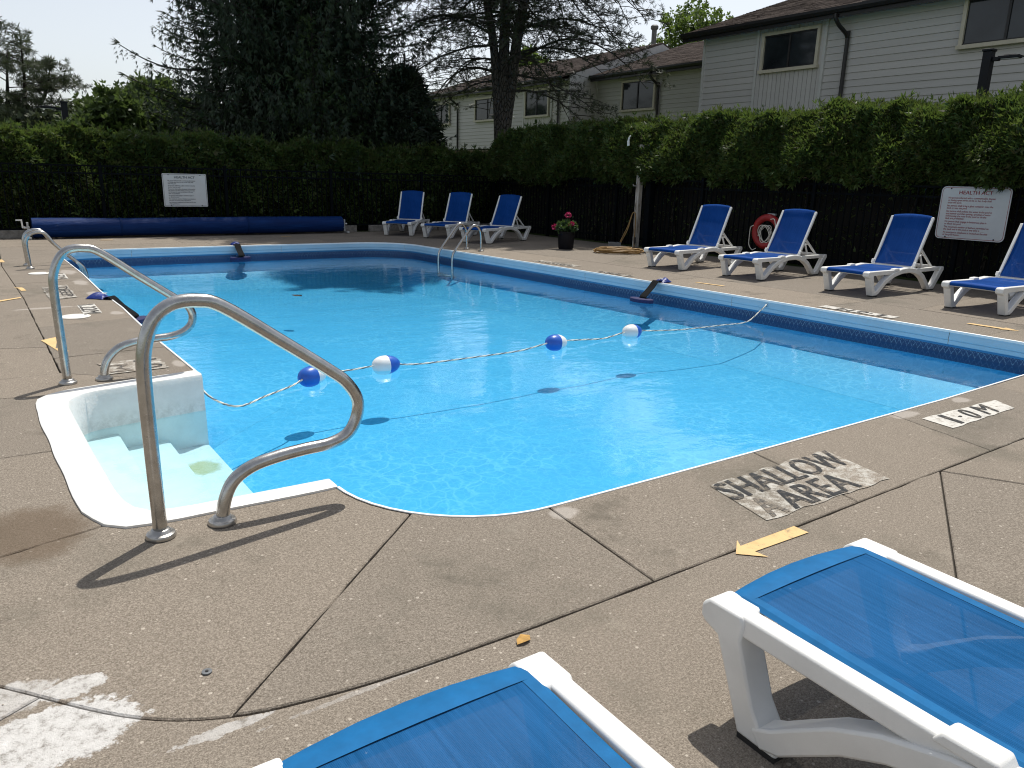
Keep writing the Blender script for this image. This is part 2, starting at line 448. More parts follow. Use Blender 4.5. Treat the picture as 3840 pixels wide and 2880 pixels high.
# ------------------------------------------------------------------ mesh helpers
class MB:
    def __init__(self):
        self.v, self.f, self.mi = [], [], []
    def add(self, vs, fs, mi=0):
        o = len(self.v)
        self.v.extend([tuple(map(float, x)) for x in vs])
        for f in fs:
            self.f.append([i + o for i in f])
            self.mi.append(mi)
        return self
    def box(self, c, s, rot=None, mi=0):
        hx, hy, hz = s[0] / 2, s[1] / 2, s[2] / 2
        vs = [Vector((x, y, z)) for z in (-hz, hz) for y in (-hy, hy) for x in (-hx, hx)]
        if rot is not None:
            vs = [rot @ q for q in vs]
        c = Vector(c)
        return self.add([q + c for q in vs], [(0, 2, 3, 1), (4, 5, 7, 6), (0, 1, 5, 4), (2, 6, 7, 3), (0, 4, 6, 2), (1, 3, 7, 5)], mi)
    def bar(self, a, b, w, h, mi=0, upv=(0, 0, 1)):
        a, b = Vector(a), Vector(b)
        d = (b - a)
        L = d.length
        d.normalize()
        s = d.cross(Vector(upv))
        if s.length < 1e-4:
            s = d.cross(Vector((1, 0, 0)))
        s.normalize()
        n = s.cross(d)
        return self.box((a + b) / 2, (L, w, h), Matrix((d, s, n)).transposed(), mi)
    def tube(self, pts, r, n=8, mi=0, caps=True, closed=False):
        pts = [Vector(p) for p in pts]
        N = len(pts)
        rs = r if hasattr(r, '__len__') else [r] * N
        t0 = (pts[1] - pts[0]).normalized()
        ref = Vector((0, 0, 1)) if abs(t0.z) < .9 else Vector((1, 0, 0))
        u = t0.cross(ref).normalized()
        vs, fs = [], []
        for i, p in enumerate(pts):
            if closed:
                t = (pts[(i + 1) % N] - pts[i - 1]).normalized()
            else:
                t = (pts[min(i + 1, N - 1)] - pts[max(i - 1, 0)]).normalized()
            u = (u - t * u.dot(t)).normalized()
            w_ = t.cross(u)
            for k in range(n):
                a = 2 * math.pi * k / n
                vs.append(p + (u * math.cos(a) + w_ * math.sin(a)) * rs[i])
        for i in range(N if closed else N - 1):
            j = (i + 1) % N
            for k in range(n):
                k2 = (k + 1) % n
                fs.append((i * n + k, i * n + k2, j * n + k2, j * n + k))
        if caps and not closed:
            fs.append(tuple(reversed(range(n))))
            fs.append(tuple((N - 1) * n + k for k in range(n)))
        return self.add(vs, fs, mi)
    def prism(self, poly, fn, h0, h1, mi=0):
        """poly 2D list; fn(a,b,h)->xyz"""
        n = len(poly)
        vs = [fn(a, b, h0) for a, b in poly] + [fn(a, b, h1) for a, b in poly]
        fs = [tuple(reversed(range(n))), tuple(range(n, 2 * n))]
        for i in range(n):
            j = (i + 1) % n
            fs.append((i, j, n + j, n + i))
        return self.add(vs, fs, mi)
    def lathe(self, prof, n=16, c=(0, 0, 0), mi=0, axis='z'):
        vs, fs = [], []
        for (r, z) in prof:
            for k in range(n):
                a = 2 * math.pi * k / n
                x, y = r * math.cos(a), r * math.sin(a)
                if axis == 'z':
                    q = (x, y, z)
                elif axis == 'x':
                    q = (z, x, y)
                else:
                    q = (x, z, y)
                vs.append((q[0] + c[0], q[1] + c[1], q[2] + c[2]))
        for i in range(len(prof) - 1):
            for k in range(n):
                k2 = (k + 1) % n
                fs.append((i * n + k, i * n + k2, (i + 1) * n + k2, (i + 1) * n + k))
        fs.append(tuple(reversed(range(n))))
        fs.append(tuple((len(prof) - 1) * n + k for k in range(n)))
        return self.add(vs, fs, mi)
    def build(self, name, mats, parent=None, smooth=False, fixn=True, tri=False, bevel=0.0, seg=2):
        me = bpy.data.meshes.new(name)
        me.from_pydata(self.v, [], self.f)
        if fixn or tri:
            bm = bmesh.new()
            bm.from_mesh(me)
            if tri:
                bmesh.ops.triangulate(bm, faces=[f for f in bm.faces if len(f.verts) > 4])
            if fixn:
                bmesh.ops.recalc_face_normals(bm, faces=bm.faces)
            bm.to_mesh(me)
            bm.free()
        if not isinstance(mats, (list, tuple)):
            mats = [mats]
        for m in mats:
            me.materials.append(MATS[m] if isinstance(m, str) else m)
        if len(mats) > 1 and not tri:
            me.polygons.foreach_set('material_index', self.mi)
        if smooth:
            me.polygons.foreach_set('use_smooth', [True] * len(me.polygons))
            if smooth != 'all':
                try:
                    me.set_sharp_from_angle(angle=math.radians(40))
                except Exception:
                    pass
        return link(name, me, parent, bevel, seg)

def link(name, me, parent=None, bevel=0.0, seg=2):
    o = bpy.data.objects.new(name, me)
    COL.objects.link(o)
    if parent is not None:
        o.parent = parent
    if bevel:
        m = o.modifiers.new('bevel', 'BEVEL')
        m.width = bevel
        m.segments = seg
        m.limit_method = 'ANGLE'
        m.angle_limit = math.radians(35)
    return o

def quads_mesh(name, V, Q, mat, parent=None):
    """V (n,3) array, Q (m,4) int array"""
    me = bpy.data.meshes.new(name)
    V = np.ascontiguousarray(V, dtype=np.float32)
    Q = np.ascontiguousarray(Q, dtype=np.int32)
    me.vertices.add(len(V))
    me.vertices.foreach_set('co', V.ravel())
    me.loops.add(Q.size)
    me.loops.foreach_set('vertex_index', Q.ravel())
    me.polygons.add(len(Q))
    me.polygons.foreach_set('loop_start', np.arange(0, Q.size, Q.shape[1], dtype=np.int32))
    me.update(calc_edges=True)
    me.validate()
    me.materials.append(MATS[mat] if isinstance(mat, str) else mat)
    return link(name, me, parent)

def tag(o, label=None, cat=None, group=None, kind=None):
    if label: o['label'] = label
    if cat: o['category'] = cat
    if group: o['group'] = group
    if kind: o['kind'] = kind
    return o

def thing(name, label, cat, loc=(0, 0, 0), rz=0.0, group=None, kind=None):
    o = bpy.data.objects.new(name, None)
    COL.objects.link(o)
    o.empty_display_size = .2
    o.location = loc
    o.rotation_euler = (0, 0, rz)
    return tag(o, label, cat, group, kind)

def copy_tree(o, parent=None):
    c = o.copy()
    COL.objects.link(c)
    if parent is not None:
        c.parent = parent
    for ch in list(o.children):
        copy_tree(ch, c)
    return c

def text_geo(body):
    cu = bpy.data.curves.new('t', 'FONT')
    cu.body = body
    cu.size = 1
    cu.resolution_u = 3
    ob = bpy.data.objects.new('t', cu)
    me = bpy.data.meshes.new_from_object(ob)
    V = np.array([v.co[:] for v in me.vertices])
    F = [list(p.vertices) for p in me.polygons]
    bpy.data.objects.remove(ob)
    bpy.data.curves.remove(cu)
    bpy.data.meshes.remove(me)
    return V, F

def resample(pts, step):
    out = []
    for i in range(len(pts) - 1):
        a, b = Vector(pts[i]), Vector(pts[i + 1])
        n = max(1, int((b - a).length / step))
        for k in range(n):
            out.append(a.lerp(b, k / n))
    out.append(Vector(pts[-1]))
    return out

def smooth_path(pts, n=6):
    """Catmull-Rom"""
    P = [Vector(p) for p in pts]
    P = [P[0] * 2 - P[1]] + P + [P[-1] * 2 - P[-2]]
    out = []
    for i in range(1, len(P) - 2):
        p0, p1, p2, p3 = P[i - 1:i + 3]
        for k in range(n):
            t = k / n
            out.append(.5 * ((2 * p1) + (p2 - p0) * t + (2 * p0 - 5 * p1 + 4 * p2 - p3) * t * t + (3 * p1 - p0 - 3 * p2 + p3) * t ** 3))
    out.append(P[-2])
    return out

# ------------------------------------------------------------------ pool outline
def arc(cx, cy, r, a0, a1, n=9):
    return [(cx + r * math.cos(math.radians(a0 + (a1 - a0) * i / n)), cy + r * math.sin(math.radians(a0 + (a1 - a0) * i / n))) for i in range(n + 1)]

# clockwise: near-right corner, near edge leftwards, left edge away, far edge, right edge back
NEAR = arc(5.98, .6, .6, 0, -90, 6) + [(3.9, -.035), (2.0, -.02)] + arc(.70, .68, .68, -90, -180, 12)
STEPO = [(-.03, .682), (-.66, .69), (-.80, .715), (-.88, .79), (-.92, .95), (-.945, 1.73), (-.955, 2.66), (-.93, 2.80), (-.86, 2.885), (-.76, 2.93), (-.4, 2.985), (0, 3.05)]
LEFT = [(0, 3.06), (-.012, 4.5), (.012, 6.0), (-.01, 7.2), (.015, 9.0), (0, 10.6)] + arc(.6, 11.67, .6, 180, 90, 6)
FAR = [(2.5, 12.28), (4.0, 12.27)] + arc(5.2, 11.25, 1.0, 90, 0, 10)
RIGHT = [(6.28, 9.6), (6.40, 7.6), (6.49, 5.4), (6.55, 3.0), (6.58, 1.5)]
POOL = NEAR + LEFT + FAR + RIGHT
INNER = NEAR + STEPO + LEFT[1:] + FAR + RIGHT
OUTER = [(7.62, -.66), (5, -.67), (2.57, -.67), (.6, -.668)] + [tuple(q_)[:2] for q_ in smooth_path([(a, b, 0) for a, b in ((.11, -.665), (-.33, -.645), (-.58, -.615), (-.775, -.565), (-.96, -.45), (-1.16, -.22), (-1.45, .18), (-1.7, .8), (-1.8, 1.5))], 5)] + [ (-1.8, 3.42),
         (-.76, 3.43), (-.745, 7.0), (-.80, 10.2), (-.72, 13.2), (3, 13.22), (7.3, 13.2), (7.25, 9.6), (7.5, 7.0), (7.62, 3.0)]
RECT = [(10.36, -7), (-7, -7), (-7, 15.06), (10.36, 15.06)]

def chain(poly, pa, pb):
    """sub-polyline of a closed polyline from the point nearest pa to the point nearest pb, in its own order"""
    n = len(poly)
    def near(p):
        best = None
        for i in range(n):
            a, b = Vector(poly[i]), Vector(poly[(i + 1) % n])
            d = b - a
            t = max(0, min(1, (Vector(p) - a).dot(d) / max(d.length_squared, 1e-12)))
            q = a + d * t
            e = (Vector(p) - q).length
            if best is None or e < best[0] - 1e-9:
                best = (e, i, t, q)
        return best
    ea, ia, ta, qa = near(pa)
    eb, ib, tb, qb = near(pb)
    out = [tuple(qa)]
    i = ia
    if not (ia == ib and tb >= ta):
        while True:
            i = (i + 1) % n
            out.append(tuple(poly[i]))
            if i == ib:
                break
    out.append(tuple(qb))
    r = [out[0]]
    for q in out[1:]:
        if (Vector(q) - Vector(r[-1])).length > 1e-3:
            r.append(q)
    return r

def inset(poly, d):
    n = len(poly)
    area = sum(poly[i][0] * poly[(i + 1) % n][1] - poly[(i + 1) % n][0] * poly[i][1] for i in range(n))
    sg = 1 if area > 0 else -1
    out = []
    for i in range(n):
        p0, p1, p2 = Vector(poly[i - 1]), Vector(poly[i]), Vector(poly[(i + 1) % n])
        e1, e2 = (p1 - p0).normalized(), (p2 - p1).normalized()
        n1, n2 = Vector((-e1.y, e1.x)) * sg, Vector((-e2.y, e2.x)) * sg
        b = n1 + n2
        if b.length < 1e-3:
            b = n1
        b.normalize()
        k = d / max(.35, b.dot(n1))
        out.append(tuple(p1 + b * k))
    return out

INNER_S = inset(INNER, .005)
rng = random.Random(7)
deck = thing('pool_deck', 'brown exposed aggregate concrete deck around the pool', None, kind='structure')

def slab(poly, gap=.006, dz=0.0):
    gap = rng.uniform(.0022, .0050)
    dense = []
    for i in range(len(poly)):
        a, b = Vector(poly[i]), Vector(poly[(i + 1) % len(poly)])
        L_ = (b - a).length
        k = max(1, int(L_ / .09)) if min(a.y, b.y) < 6 and L_ < 6 else 1
        nrm = Vector((-(b - a).y, (b - a).x)).normalized() if L_ > 0 else Vector((0, 0))
        for j in range(k):
            q_ = a.lerp(b, j / k)
            if j:
                q_ = q_ + nrm * (rng.gauss(0, .0016) + (rng.uniform(-.006, .006) if rng.random() < .06 else 0))
            dense.append(tuple(q_))
    poly = dense
    p = inset(poly, gap)
    q = inset(poly, gap + .004)
    n = len(p)
    z = dz + rng.uniform(-.002, .0015)
    vs = [(a, b, z) for a, b in q] + [(a, b, z - .004) for a, b in p] + [(a, b, -.075) for a, b in p]
    fs = [tuple(range(n))]
    for i in range(n):
        j = (i + 1) % n
        fs.append((n + i, n + j, j, i))
        fs.append((2 * n + i, 2 * n + j, n + j, n + i))
    mb = MB()
    mb.add(vs, fs)
    return mb.build('slab', 'concrete', deck, tri=True)

ring = [((5.9, .0), (5.9, -.67)), ((4.62, -.05), (4.5, -.67)), ((3.286, -.03), (3.107, -.67)), ((1.986, -.02), (1.86, -.67)), ((.68, .0), (.615, -.665)), ((.145, .24), (-.775, -.565)),
        ((-.885, .77), (-1.63, .6)), ((-.946, 1.80), (-1.8, 1.84)), ((-.87, 2.87), (-1.8, 3.1)), ((-.3, 2.99), (-.76, 3.43)), ((0, 3.95), (-.755, 3.92)), ((0, 5.36), (-.75, 5.22)), ((0, 6.92), (-.745, 6.62)), ((0, 8.3), (-.77, 8.25)),
        ((0, 10.66), (-.80, 9.95)), ((0.02, 11.5), (-.76, 11.12)), ((.25, 12.15), (-.72, 13.2)), ((2.6, 12.27), (2.6, 13.2)), ((4.8, 12.25), (4.9, 13.2)), ((5.95, 11.9), (7.3, 13.2)),
        ((6.24, 10.3), (7.25, 10.3)), ((6.40, 7.6), (7.45, 7.7)), ((6.50, 5.2), (7.55, 5.2)), ((6.55, 2.7), (7.62, 2.7)), ((6.58, .9), (7.62, .9)), ((6.4, .17), (7.62, -.66))]
for k in range(len(ring)):
    (ia, oa), (ib, ob) = ring[k], ring[(k + 1) % len(ring)]
    a = chain(INNER_S, ia, ib)
    b = chain(OUTER, oa, ob)
    slab(a + b[::-1])
outer = [((7.62, -.66), (10.36, -3.2)), ((2.57, -.67), (6.16, -7)), ((2.57, -.67), (-7, -5.9)), ((-1.16, -.22), (-7, -3.2)), ((-1.72, .9), (-7, .6)), ((-1.8, 3.42), (-7, 3.6)),
         ((-.755, 4.35), (-7, 8.6)), ((-.748, 6.98), (-7, 5.8)), ((-.80, 10.2), (-7, 10.0)), ((-.72, 13.2), (-7, 13.15)), ((-.72, 13.2), (-.7, 15.06)), ((2.2, 13.2), (2.2, 15.06)), ((5.0, 13.2), (5.0, 15.06)), ((7.3, 13.2), (7.6, 15.06)),
         ((7.25, 10.6), (10.36, 10.9)), ((7.5, 7.2), (10.36, 8.9)), ((7.58, 4.7), (10.36, 4.9)), ((7.6, 2.05), (10.36, 2.3)), ((7.62, -.4), (10.36, -.3))]
outer[6], outer[7] = ((-.755, 4.35), (-7, 6.4)), ((-.748, 6.98), (-7, 6.62))
for k in range(len(outer)):
    (ia, oa), (ib, ob) = outer[k], outer[(k + 1) % len(outer)]
    a = chain(OUTER, ia, ib) if (Vector(ia) - Vector(ib)).length > 1e-3 else [ia]
    b = chain(RECT, oa, ob) if (Vector(oa) - Vector(ob)).length > 1e-3 else [oa]
    slab(a + b[::-1])
# joint filler bed under the slabs
IN_X = inset(INNER, -.03)
bed = MB()
for k in range(len(ring)):
    (ia, oa), (ib, ob) = ring[k], ring[(k + 1) % len(ring)]
    a = chain(IN_X, ia, ib)
    b = chain(OUTER, oa, ob)
    p = a + b[::-1]
    bed.add([(x, y, -.022) for x, y in p], [tuple(range(len(p)))])
for k in range(len(outer)):
    (ia, oa), (ib, ob) = outer[k], outer[(k + 1) % len(outer)]
    a = chain(OUTER, ia, ib) if (Vector(ia) - Vector(ib)).length > 1e-3 else [ia]
    b = chain(RECT, oa, ob) if (Vector(oa) - Vector(ob)).length > 1e-3 else [oa]
    p = a + b[::-1]
    bed.add([(x, y, -.022) for x, y in p], [tuple(range(len(p)))])
bed.build('joint_bed', 'joint', deck, tri=True)

# lawn around the deck, as one sheet with a hole for it
g = MB()
R_ = 400
hole = [(-7, -7), (10.36, -7), (10.36, 15.06), (-7, 15.06)]
big = [(-R_, -R_), (R_, -R_), (R_, R_), (-R_, R_)]
g.add([(x, y, -.03) for x, y in hole] + [(x, y, -.03) for x, y in big], [(0, 1, 5, 4), (1, 2, 6, 5), (2, 3, 7, 6), (3, 0, 4, 7)])
tag(g.build('ground', 'grass'), 'lawn beyond the hedges and fence', kind='structure')

# ------------------------------------------------------------------ pool shell
pool = thing('swimming_pool', 'rectangular in-ground pool with rounded corners and blue liner', None, kind='structure')
WZ = -.235
def floor_z(y):
    return -.63 if y < 5.5 else (-.63 - .06 * min(1, (y - 5.5) / 3.5))

def clip(poly, axis, val, keep_less):
    out = []
    n = len(poly)
    for i in range(n):
        a, b = poly[i], poly[(i + 1) % n]
        da, db = (val - a[axis], val - b[axis]) if keep_less else (a[axis] - val, b[axis] - val)
        if da >= 0:
            out.append(a)
        if da * db < 0:
            t = da / (da - db)
            out.append((a[0] + (b[0] - a[0]) * t, a[1] + (b[1] - a[1]) * t))
    return out

fl = MB()
PW = inset(POOL, -.03)          # liner wall stands a little behind the coping face
for y0, y1 in ((-1, 5.5), (5.5, 9.0), (9.0, 13)):
    p = clip(clip(PW, 1, y0, False), 1, y1, True)
    fl.add([(x, y, floor_z(y)) for x, y in p], [tuple(range(len(p)))])
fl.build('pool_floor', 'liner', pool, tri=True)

# perimeter chain without the step opening, densified
PER = chain(POOL, (0, 3.05), (.02, .66))
PER = [tuple(q)[:2] for q in resample([(a, b, 0) for a, b in PER], .25)]
def offs(pts, d):
    """offset an open chain; + is into the pool (chain runs clockwise, pool on its right)"""
    out = []
    for i, p in enumerate(pts):
        a, b = Vector(pts[max(i - 1, 0)]), Vector(pts[min(i + 1, len(pts) - 1)])
        t = (b - a).normalized()
        out.append((p[0] + t.y * d, p[1] - t.x * d))
    return out
def strip(pts, prof, name, mat, parent, uv=False, caps=False):
    rows = [[(x, y, z) for x, y in offs(pts, d)] for d, z in prof]
    n = len(pts)
    vs = [v for r in rows for v in r]
    fs = []
    for k in range(len(rows) - 1):
        for i in range(n - 1):
            fs.append((k * n + i, k * n + i + 1, (k + 1) * n + i + 1, (k + 1) * n + i))
    mb = MB()
    mb.add(vs, fs)
    o = mb.build(name, mat, parent, fixn=False, smooth=True)
    if uv:
        L = [0.0]
        for i in range(1, n):
            L.append(L[-1] + (Vector(pts[i]) - Vector(pts[i - 1])).length)
        lay = o.data.uv_layers.new(name='UVMap')
        for lp in o.data.loops:
            i = lp.vertex_index % n
            lay.data[lp.index].uv = (L[i], o.data.vertices[lp.vertex_index].co.z - WZ - .006)
    return o
CH_IN = PER
strip(PER, [(-.02, -.139), (-.02, -.30)], 'liner_border', 'band', pool, uv=True)
# wall below the border down to the floor
n = len(PER)
def taper(i):
    d = min((Vector(PER[i]) - Vector(PER[0])).length, (Vector(PER[i]) - Vector(PER[-1])).length)
    return min(1.0, max(0.0, (d - .05) / .9))
def offv(d):
    full, none = offs(PER, d), offs(PER, -.02)
    return [tuple(Vector(none[i]).lerp(Vector(full[i]), taper(i))) for i in range(len(PER))]
rows = [offv(d) for d in (-.02, -.015, .05, .35, .95)]
mb = MB()
for k, fz in enumerate((0, .08, .30, .70, 1.0)):
    mb.add([(x, y, -.2995 + (floor_z(y) + .001 + .2995) * fz) for x, y in rows[k]], [])
mb.add([], [(k * n + i, k * n + i + 1, (k + 1) * n + i + 1, (k + 1) * n + i) for k in range(4) for i in range(n - 1)])
mb.f = [[q - (5 * n if min(f) >= 5 * n else 0) for q in f] for f in mb.f]
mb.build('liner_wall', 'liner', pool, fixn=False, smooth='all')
strip(PER, [(-.0045, .002), (-.0035, .0055), (.0085, .0055), (.012, .003), (.0135, -.019), (.008, -.021)], 'coping_lip', 'lip_white', pool)
prof = [(.004, -.012), (.0105, -.022), (.012, -.089), (.008, -.093), (.001, -.0935), (.001, -.0975), (.006, -.099), (.007, -.134), (.003, -.139), (-.024, -.140)]
L = [0.0]
for i in range(1, n):
    L.append(L[-1] + (Vector(PER[i]) - Vector(PER[i - 1])).length)
i0 = 0
while i0 < n - 1:
    i1 = i0
    while i1 < n - 1 and L[i1] - L[i0] < 2.44:
        i1 += 1
    if L[-1] - L[i1] < .5:
        i1 = n - 1
    pts = list(PER[i0:i1 + 1])
    def shr(a, b):
        d = (Vector(b) - Vector(a)).normalized() * .0025
        return (a[0] + d.x, a[1] + d.y)
    pts[0], pts[-1] = shr(pts[0], pts[1]), shr(pts[-1], pts[-2])
    strip(pts, prof, 'coping_section', 'coping', pool)
    i0 = i1

# water surface
wp = inset(NEAR, 0)
WAT = NEAR + [(.0, .70), (-.80, .76), (-.86, 1.0), (-.87, 2.6), (-.80, 2.90), (0, 2.97)] + LEFT + FAR + RIGHT
WAT = [WAT[i] for i in range(len(WAT)) if (Vector(WAT[i]) - Vector(WAT[i - 1])).length > 1e-3]
mb = MB()
mb.add([(x, y, WZ) for x, y in inset(WAT, -.015)], [tuple(range(len(WAT)))])
wt = mb.build('water', 'water', None, tri=True)
for f in wt.data.polygons:
    if f.normal.z < 0:
        wt.data.flip_normals()
    break
tag(wt, 'clear blue pool water', kind='structure')

# ------------------------------------------------------------------ moulded entry steps
st = thing('pool_steps', 'white moulded entry steps set into the near left corner of the pool', 'pool steps', (0, 0, 0))
INN = [(.02, .775), (-.60, .80), (-.70, .835), (-.755, .92), (-.775, 1.1), (-.79, 1.75), (-.80, 2.55), (-.785, 2.66), (-.74, 2.75), (-.66, 2.81), (-.4, 2.85), (.01, 2.905)]
def loop_rim(o, i_, mb, z):
    m_ = 44
    def res(poly):
        P_ = [Vector((*q, 0)) for q in poly]
        d = [0]
        for k in range(1, len(P_)):
            d.append(d[-1] + (P_[k] - P_[k - 1]).length)
        r = []
        for s in np.linspace(0, d[-1], m_):
            k = max(j for j in range(len(d)) if d[j] <= s + 1e-9)
            k = min(k, len(P_) - 2)
            t = (s - d[k]) / (d[k + 1] - d[k])
            r.append(P_[k].lerp(P_[k + 1], min(1, t)))
        return r
    a, b = res(o), res(i_)
    rows = []
    for k in range(m_):
        A, B = a[k], b[k]
        wob = .010 + .003 * math.sin(k * 7.3) + .003 * math.sin(k * 13.1)
        d = (A - B).normalized()
        A2 = A + d * wob
        rows.append([(A2.x, A2.y, -.07), (A2.x, A2.y, z - .004), (A2.x - d.x * .012, A2.y - d.y * .012, z), (B.x + d.x * .03, B.y + d.y * .03, z), (B.x + d.x * .012, B.y + d.y * .012, z - .005),
                     (B.x + d.x * .002, B.y + d.y * .002, z - .022), (B.x - d.x * .012, B.y - d.y * .012, -.24), (B.x - d.x * .02, B.y - d.y * .02, -.48), (B.x - d.x * .02, B.y - d.y * .02, -.72)])
    w_ = len(rows[0])
    vs = [v for r in rows for v in r]
    fs = [(k * w_ + j, (k + 1) * w_ + j, (k + 1) * w_ + j + 1, k * w_ + j + 1) for k in range(m_ - 1) for j in range(w_ - 1)]
    fs += [tuple(range(w_)), tuple(range((m_ - 1) * w_, m_ * w_))]
    mb.add(vs, fs)
mb = MB()
loop_rim([(.02, .668)] + STEPO[1:], INN, mb, .012)
rim = mb.build('shell', 'gel_white', st, smooth=True)
TR = [(-.95, -.53, -.283), (-.53, -.24, -.385), (-.24, .015, -.470)]
for k, (x0, x1, z) in enumerate(TR):
    poly = [(x0, z - .115 if k < 2 else -.70), (x1 - .004, z - .115 if k < 2 else -.70), (x1, z - .02), (x1 - .006, z - .006), (x1 - .02, z), (x0, z)]
    m = MB()
    m.prism(poly, lambda a, b, h: (a, h, b), .78, 2.86)
    m.build('tread', 'gel_white', st, smooth=True)

# ------------------------------------------------------------------ handrails, ladders
def flange(parent, x, y, z=0.0):
    m = MB()
    m.lathe([(.052, 0), (.054, .006), (.050, .016), (.040, .019), (.038, .021), (.0335, .030), (.030, .033), (.0245, .034)], 24, (x, y, z))
    return m.build('flange', 'flange', parent, smooth=True)

def handrail(label, y, prof):
    t = thing('handrail', label, 'handrail', (prof[0][0], y, 0), 0, 'handrails beside the entry steps')
    x0 = prof[0][0]
    pts = smooth_path([(a - x0, 0, b) for a, b in prof], 5)
    m = MB()
    m.tube(pts, .0255, 18)
    m.build('rail', 'steel', t, smooth='all')
    flange(t, 0, 0)
    flange(t, prof[-1][0] - x0, 0)
    return t
PR1 = [(-.712, 0.0), (-.714, .3), (-.714, .60), (-.703, .72), (-.665, .815), (-.60, .865), (-.515, .872), (-.43, .845), (-.233, .705), (-.03, .555), (.04, .495), (.085, .42), (.082, .345), (.04, .275), (-.04, .245), (-.15, .240), (-.26, .230), (-.36, .21), (-.435, .165), (-.475, .09), (-.490, 0)]
PR2 = [(-.75, 0.0), (-.758, .3), (-.762, .60), (-.75, .70), (-.71, .79), (-.655, .835), (-.575, .842), (-.49, .815), (-.28, .655), (-.08, .505), (-.01, .455), (.025, .39), (.015, .32), (-.04, .27), (-.12, .247), (-.22, .24), (-.34, .230), (-.44, .20), (-.51, .135), (-.54, .06), (-.545, 0)]
handrail('stainless steel grab rail on the near side of the white entry steps', .57, PR1)
handrail('stainless steel grab rail on the far side of the white entry steps', 3.11, PR2)

def ladder(label, loc, s, dy, prof):
    t = thing('pool_ladder', label, 'pool ladder', loc, 0, 'pool ladders')
    for yy in (0, dy):
        m = MB()
        m.tube(smooth_path([(s * a, yy, b) for a, b in prof], 5), .0225, 14)
        m.build('rail', 'steel', t, smooth='all')
        flange(t, 0, yy)
    for z in (-.45,):
        m = MB()
        m.box((s * (prof[-1][0] - .01), dy / 2, z), (.09, abs(dy), .03))
        m.build('ladder_step', 'alu', t, bevel=.006)
    return t
ladder('steel ladder rails on the far left edge of the pool', (-.50, 9.75, 0), 1, .45, [(0, 0), (-.005, .15), (-.012, .29), (.0, .39), (.05, .455), (.14, .48), (.225, .455), (.31, .325), (.45, .17), (.57, .055), (.635, -.03), (.655, -.15), (.655, -.35), (.655, -.52)])
ladder('steel ladder rails on the right edge of the pool before the back loungers', (6.70, 9.80, 0), -1, .5, [(0, 0), (.0, .15), (.005, .27), (.025, .37), (.075, .445), (.15, .475), (.225, .44), (.30, .36), (.43, .2), (.565, .03), (.61, -.04), (.625, -.15), (.625, -.35), (.625, -.52)])

# ------------------------------------------------------------------ deck markings
def bil(q, u, v):
    """q = TL, TR, BR, BL corners; u along the text, v up"""
    tl, tr, br, bl = [Vector(a) for a in q]
    return (bl * (1 - u) + br * u) * (1 - v) + (tl * (1 - u) + tr * u) * v

def panel(q, lines, mat='paint_white', z=.0045, ink='paint_black'):
    m = MB()
    nu = 14
    wob = random.Random(int(abs(q[0][0] * 1000)))
    top = [bil(q, i / nu, 1 + wob.uniform(-.03, .03)) for i in range(nu + 1)]
    bot = [bil(q, i / nu, wob.uniform(-.03, .03)) for i in range(nu + 1)]
    m.add([(a.x, a.y, z) for a in top + bot], [(i, i + 1, nu + 2 + i, nu + 1 + i) for i in range(nu)])
    p = m.build('painted_panel', mat, deck)
    for (txt, u0, u1, v0, v1, ik) in lines:
        V, F = text_geo(txt)
        mn, mx = V.min(0), V.max(0)
        mm = MB()
        # stencil strokes are thickened by a second slightly shifted copy a hair above
        for k, (du, dz) in enumerate(((0, 0), (.012, .0006))):
            vs = []
            for a in V:
                u = u0 + (u1 - u0) * (a[0] - mn[0]) / (mx[0] - mn[0]) + du
                v = v0 + (v1 - v0) * (a[1] - mn[1]) / (mx[1] - mn[1])
                b_ = bil(q, u, v)
                vs.append((b_.x, b_.y, z + .002 + dz))
            mm.add(vs, F)
        mm.build('lettering', ik, p)
    return p
K = 'paint_black'
panel([(1.44, -.20), (2.33, -.20), (2.24, -.60), (1.35, -.58)], [('SHALLOW', .0, .98, .53, .99, K), ('AREA', .22, .76, .03, .47, K), ('A', .05, .17, .03, .47, 'paint_ghost')], 'paint_faded')
panel([(3.35, -.18), (4.20, -.22), (4.105, -.375), (3.32, -.375)], [('1', .16, .20, .08, .92, K), ('.', .30, .325, .44, .56, K), ('0', .40, .50, .06, .94, K), ('M', .60, .76, .08, .94, K)])
panel([(-.13, 3.60), (-.13, 3.24), (-.50, 3.23), (-.52, 3.59)], [('1.0', .12, .88, .55, .95, K), ('M', .3, .9, .05, .42, 'paint_ghost')], 'paint_faded')
panel([(-.188, 6.33), (-.195, 5.74), (-.349, 5.744), (-.343, 6.30)], [('1.22', .03, .66, .05, .95, K), ('M', .72, .96, .05, .95, K)])
panel([(-.262, 7.92), (-.275, 6.88), (-.533, 6.76), (-.527, 7.77)], [('DEEP', .16, .9, .53, .93, K), ('AREA', .10, .6, .06, .46, 'paint_ghost')], 'paint_faded')
panel([(-.175, 9.04), (-.188, 8.49), (-.345, 8.45), (-.335, 9.0)], [('1.52', .05, .66, .08, .92, K), ('M', .72, .96, .08, .92, 'paint_ghost')])
panel([(6.62, 7.0), (6.52, 7.95), (6.78, 8.03), (6.86, 7.08)], [('SHALLOW', .05, .95, .55, .9, K), ('AREA', .2, .7, .1, .4, 'paint_ghost')], 'paint_faded')
panel([(6.58, 5.72), (6.52, 6.40), (6.65, 6.42), (6.71, 5.73)], [('1.22M', .05, .9, .1, .9, K)], 'paint_faded')
panel([(6.70, 1.86), (6.68, 2.72), (6.84, 2.72), (6.86, 1.86)], [('1', .14, .2, .08, .92, K), ('.', .29, .33, .4, .6, K), ('0', .36, .48, .06, .94, K), ('M', .56, .74, .08, .94, K)])

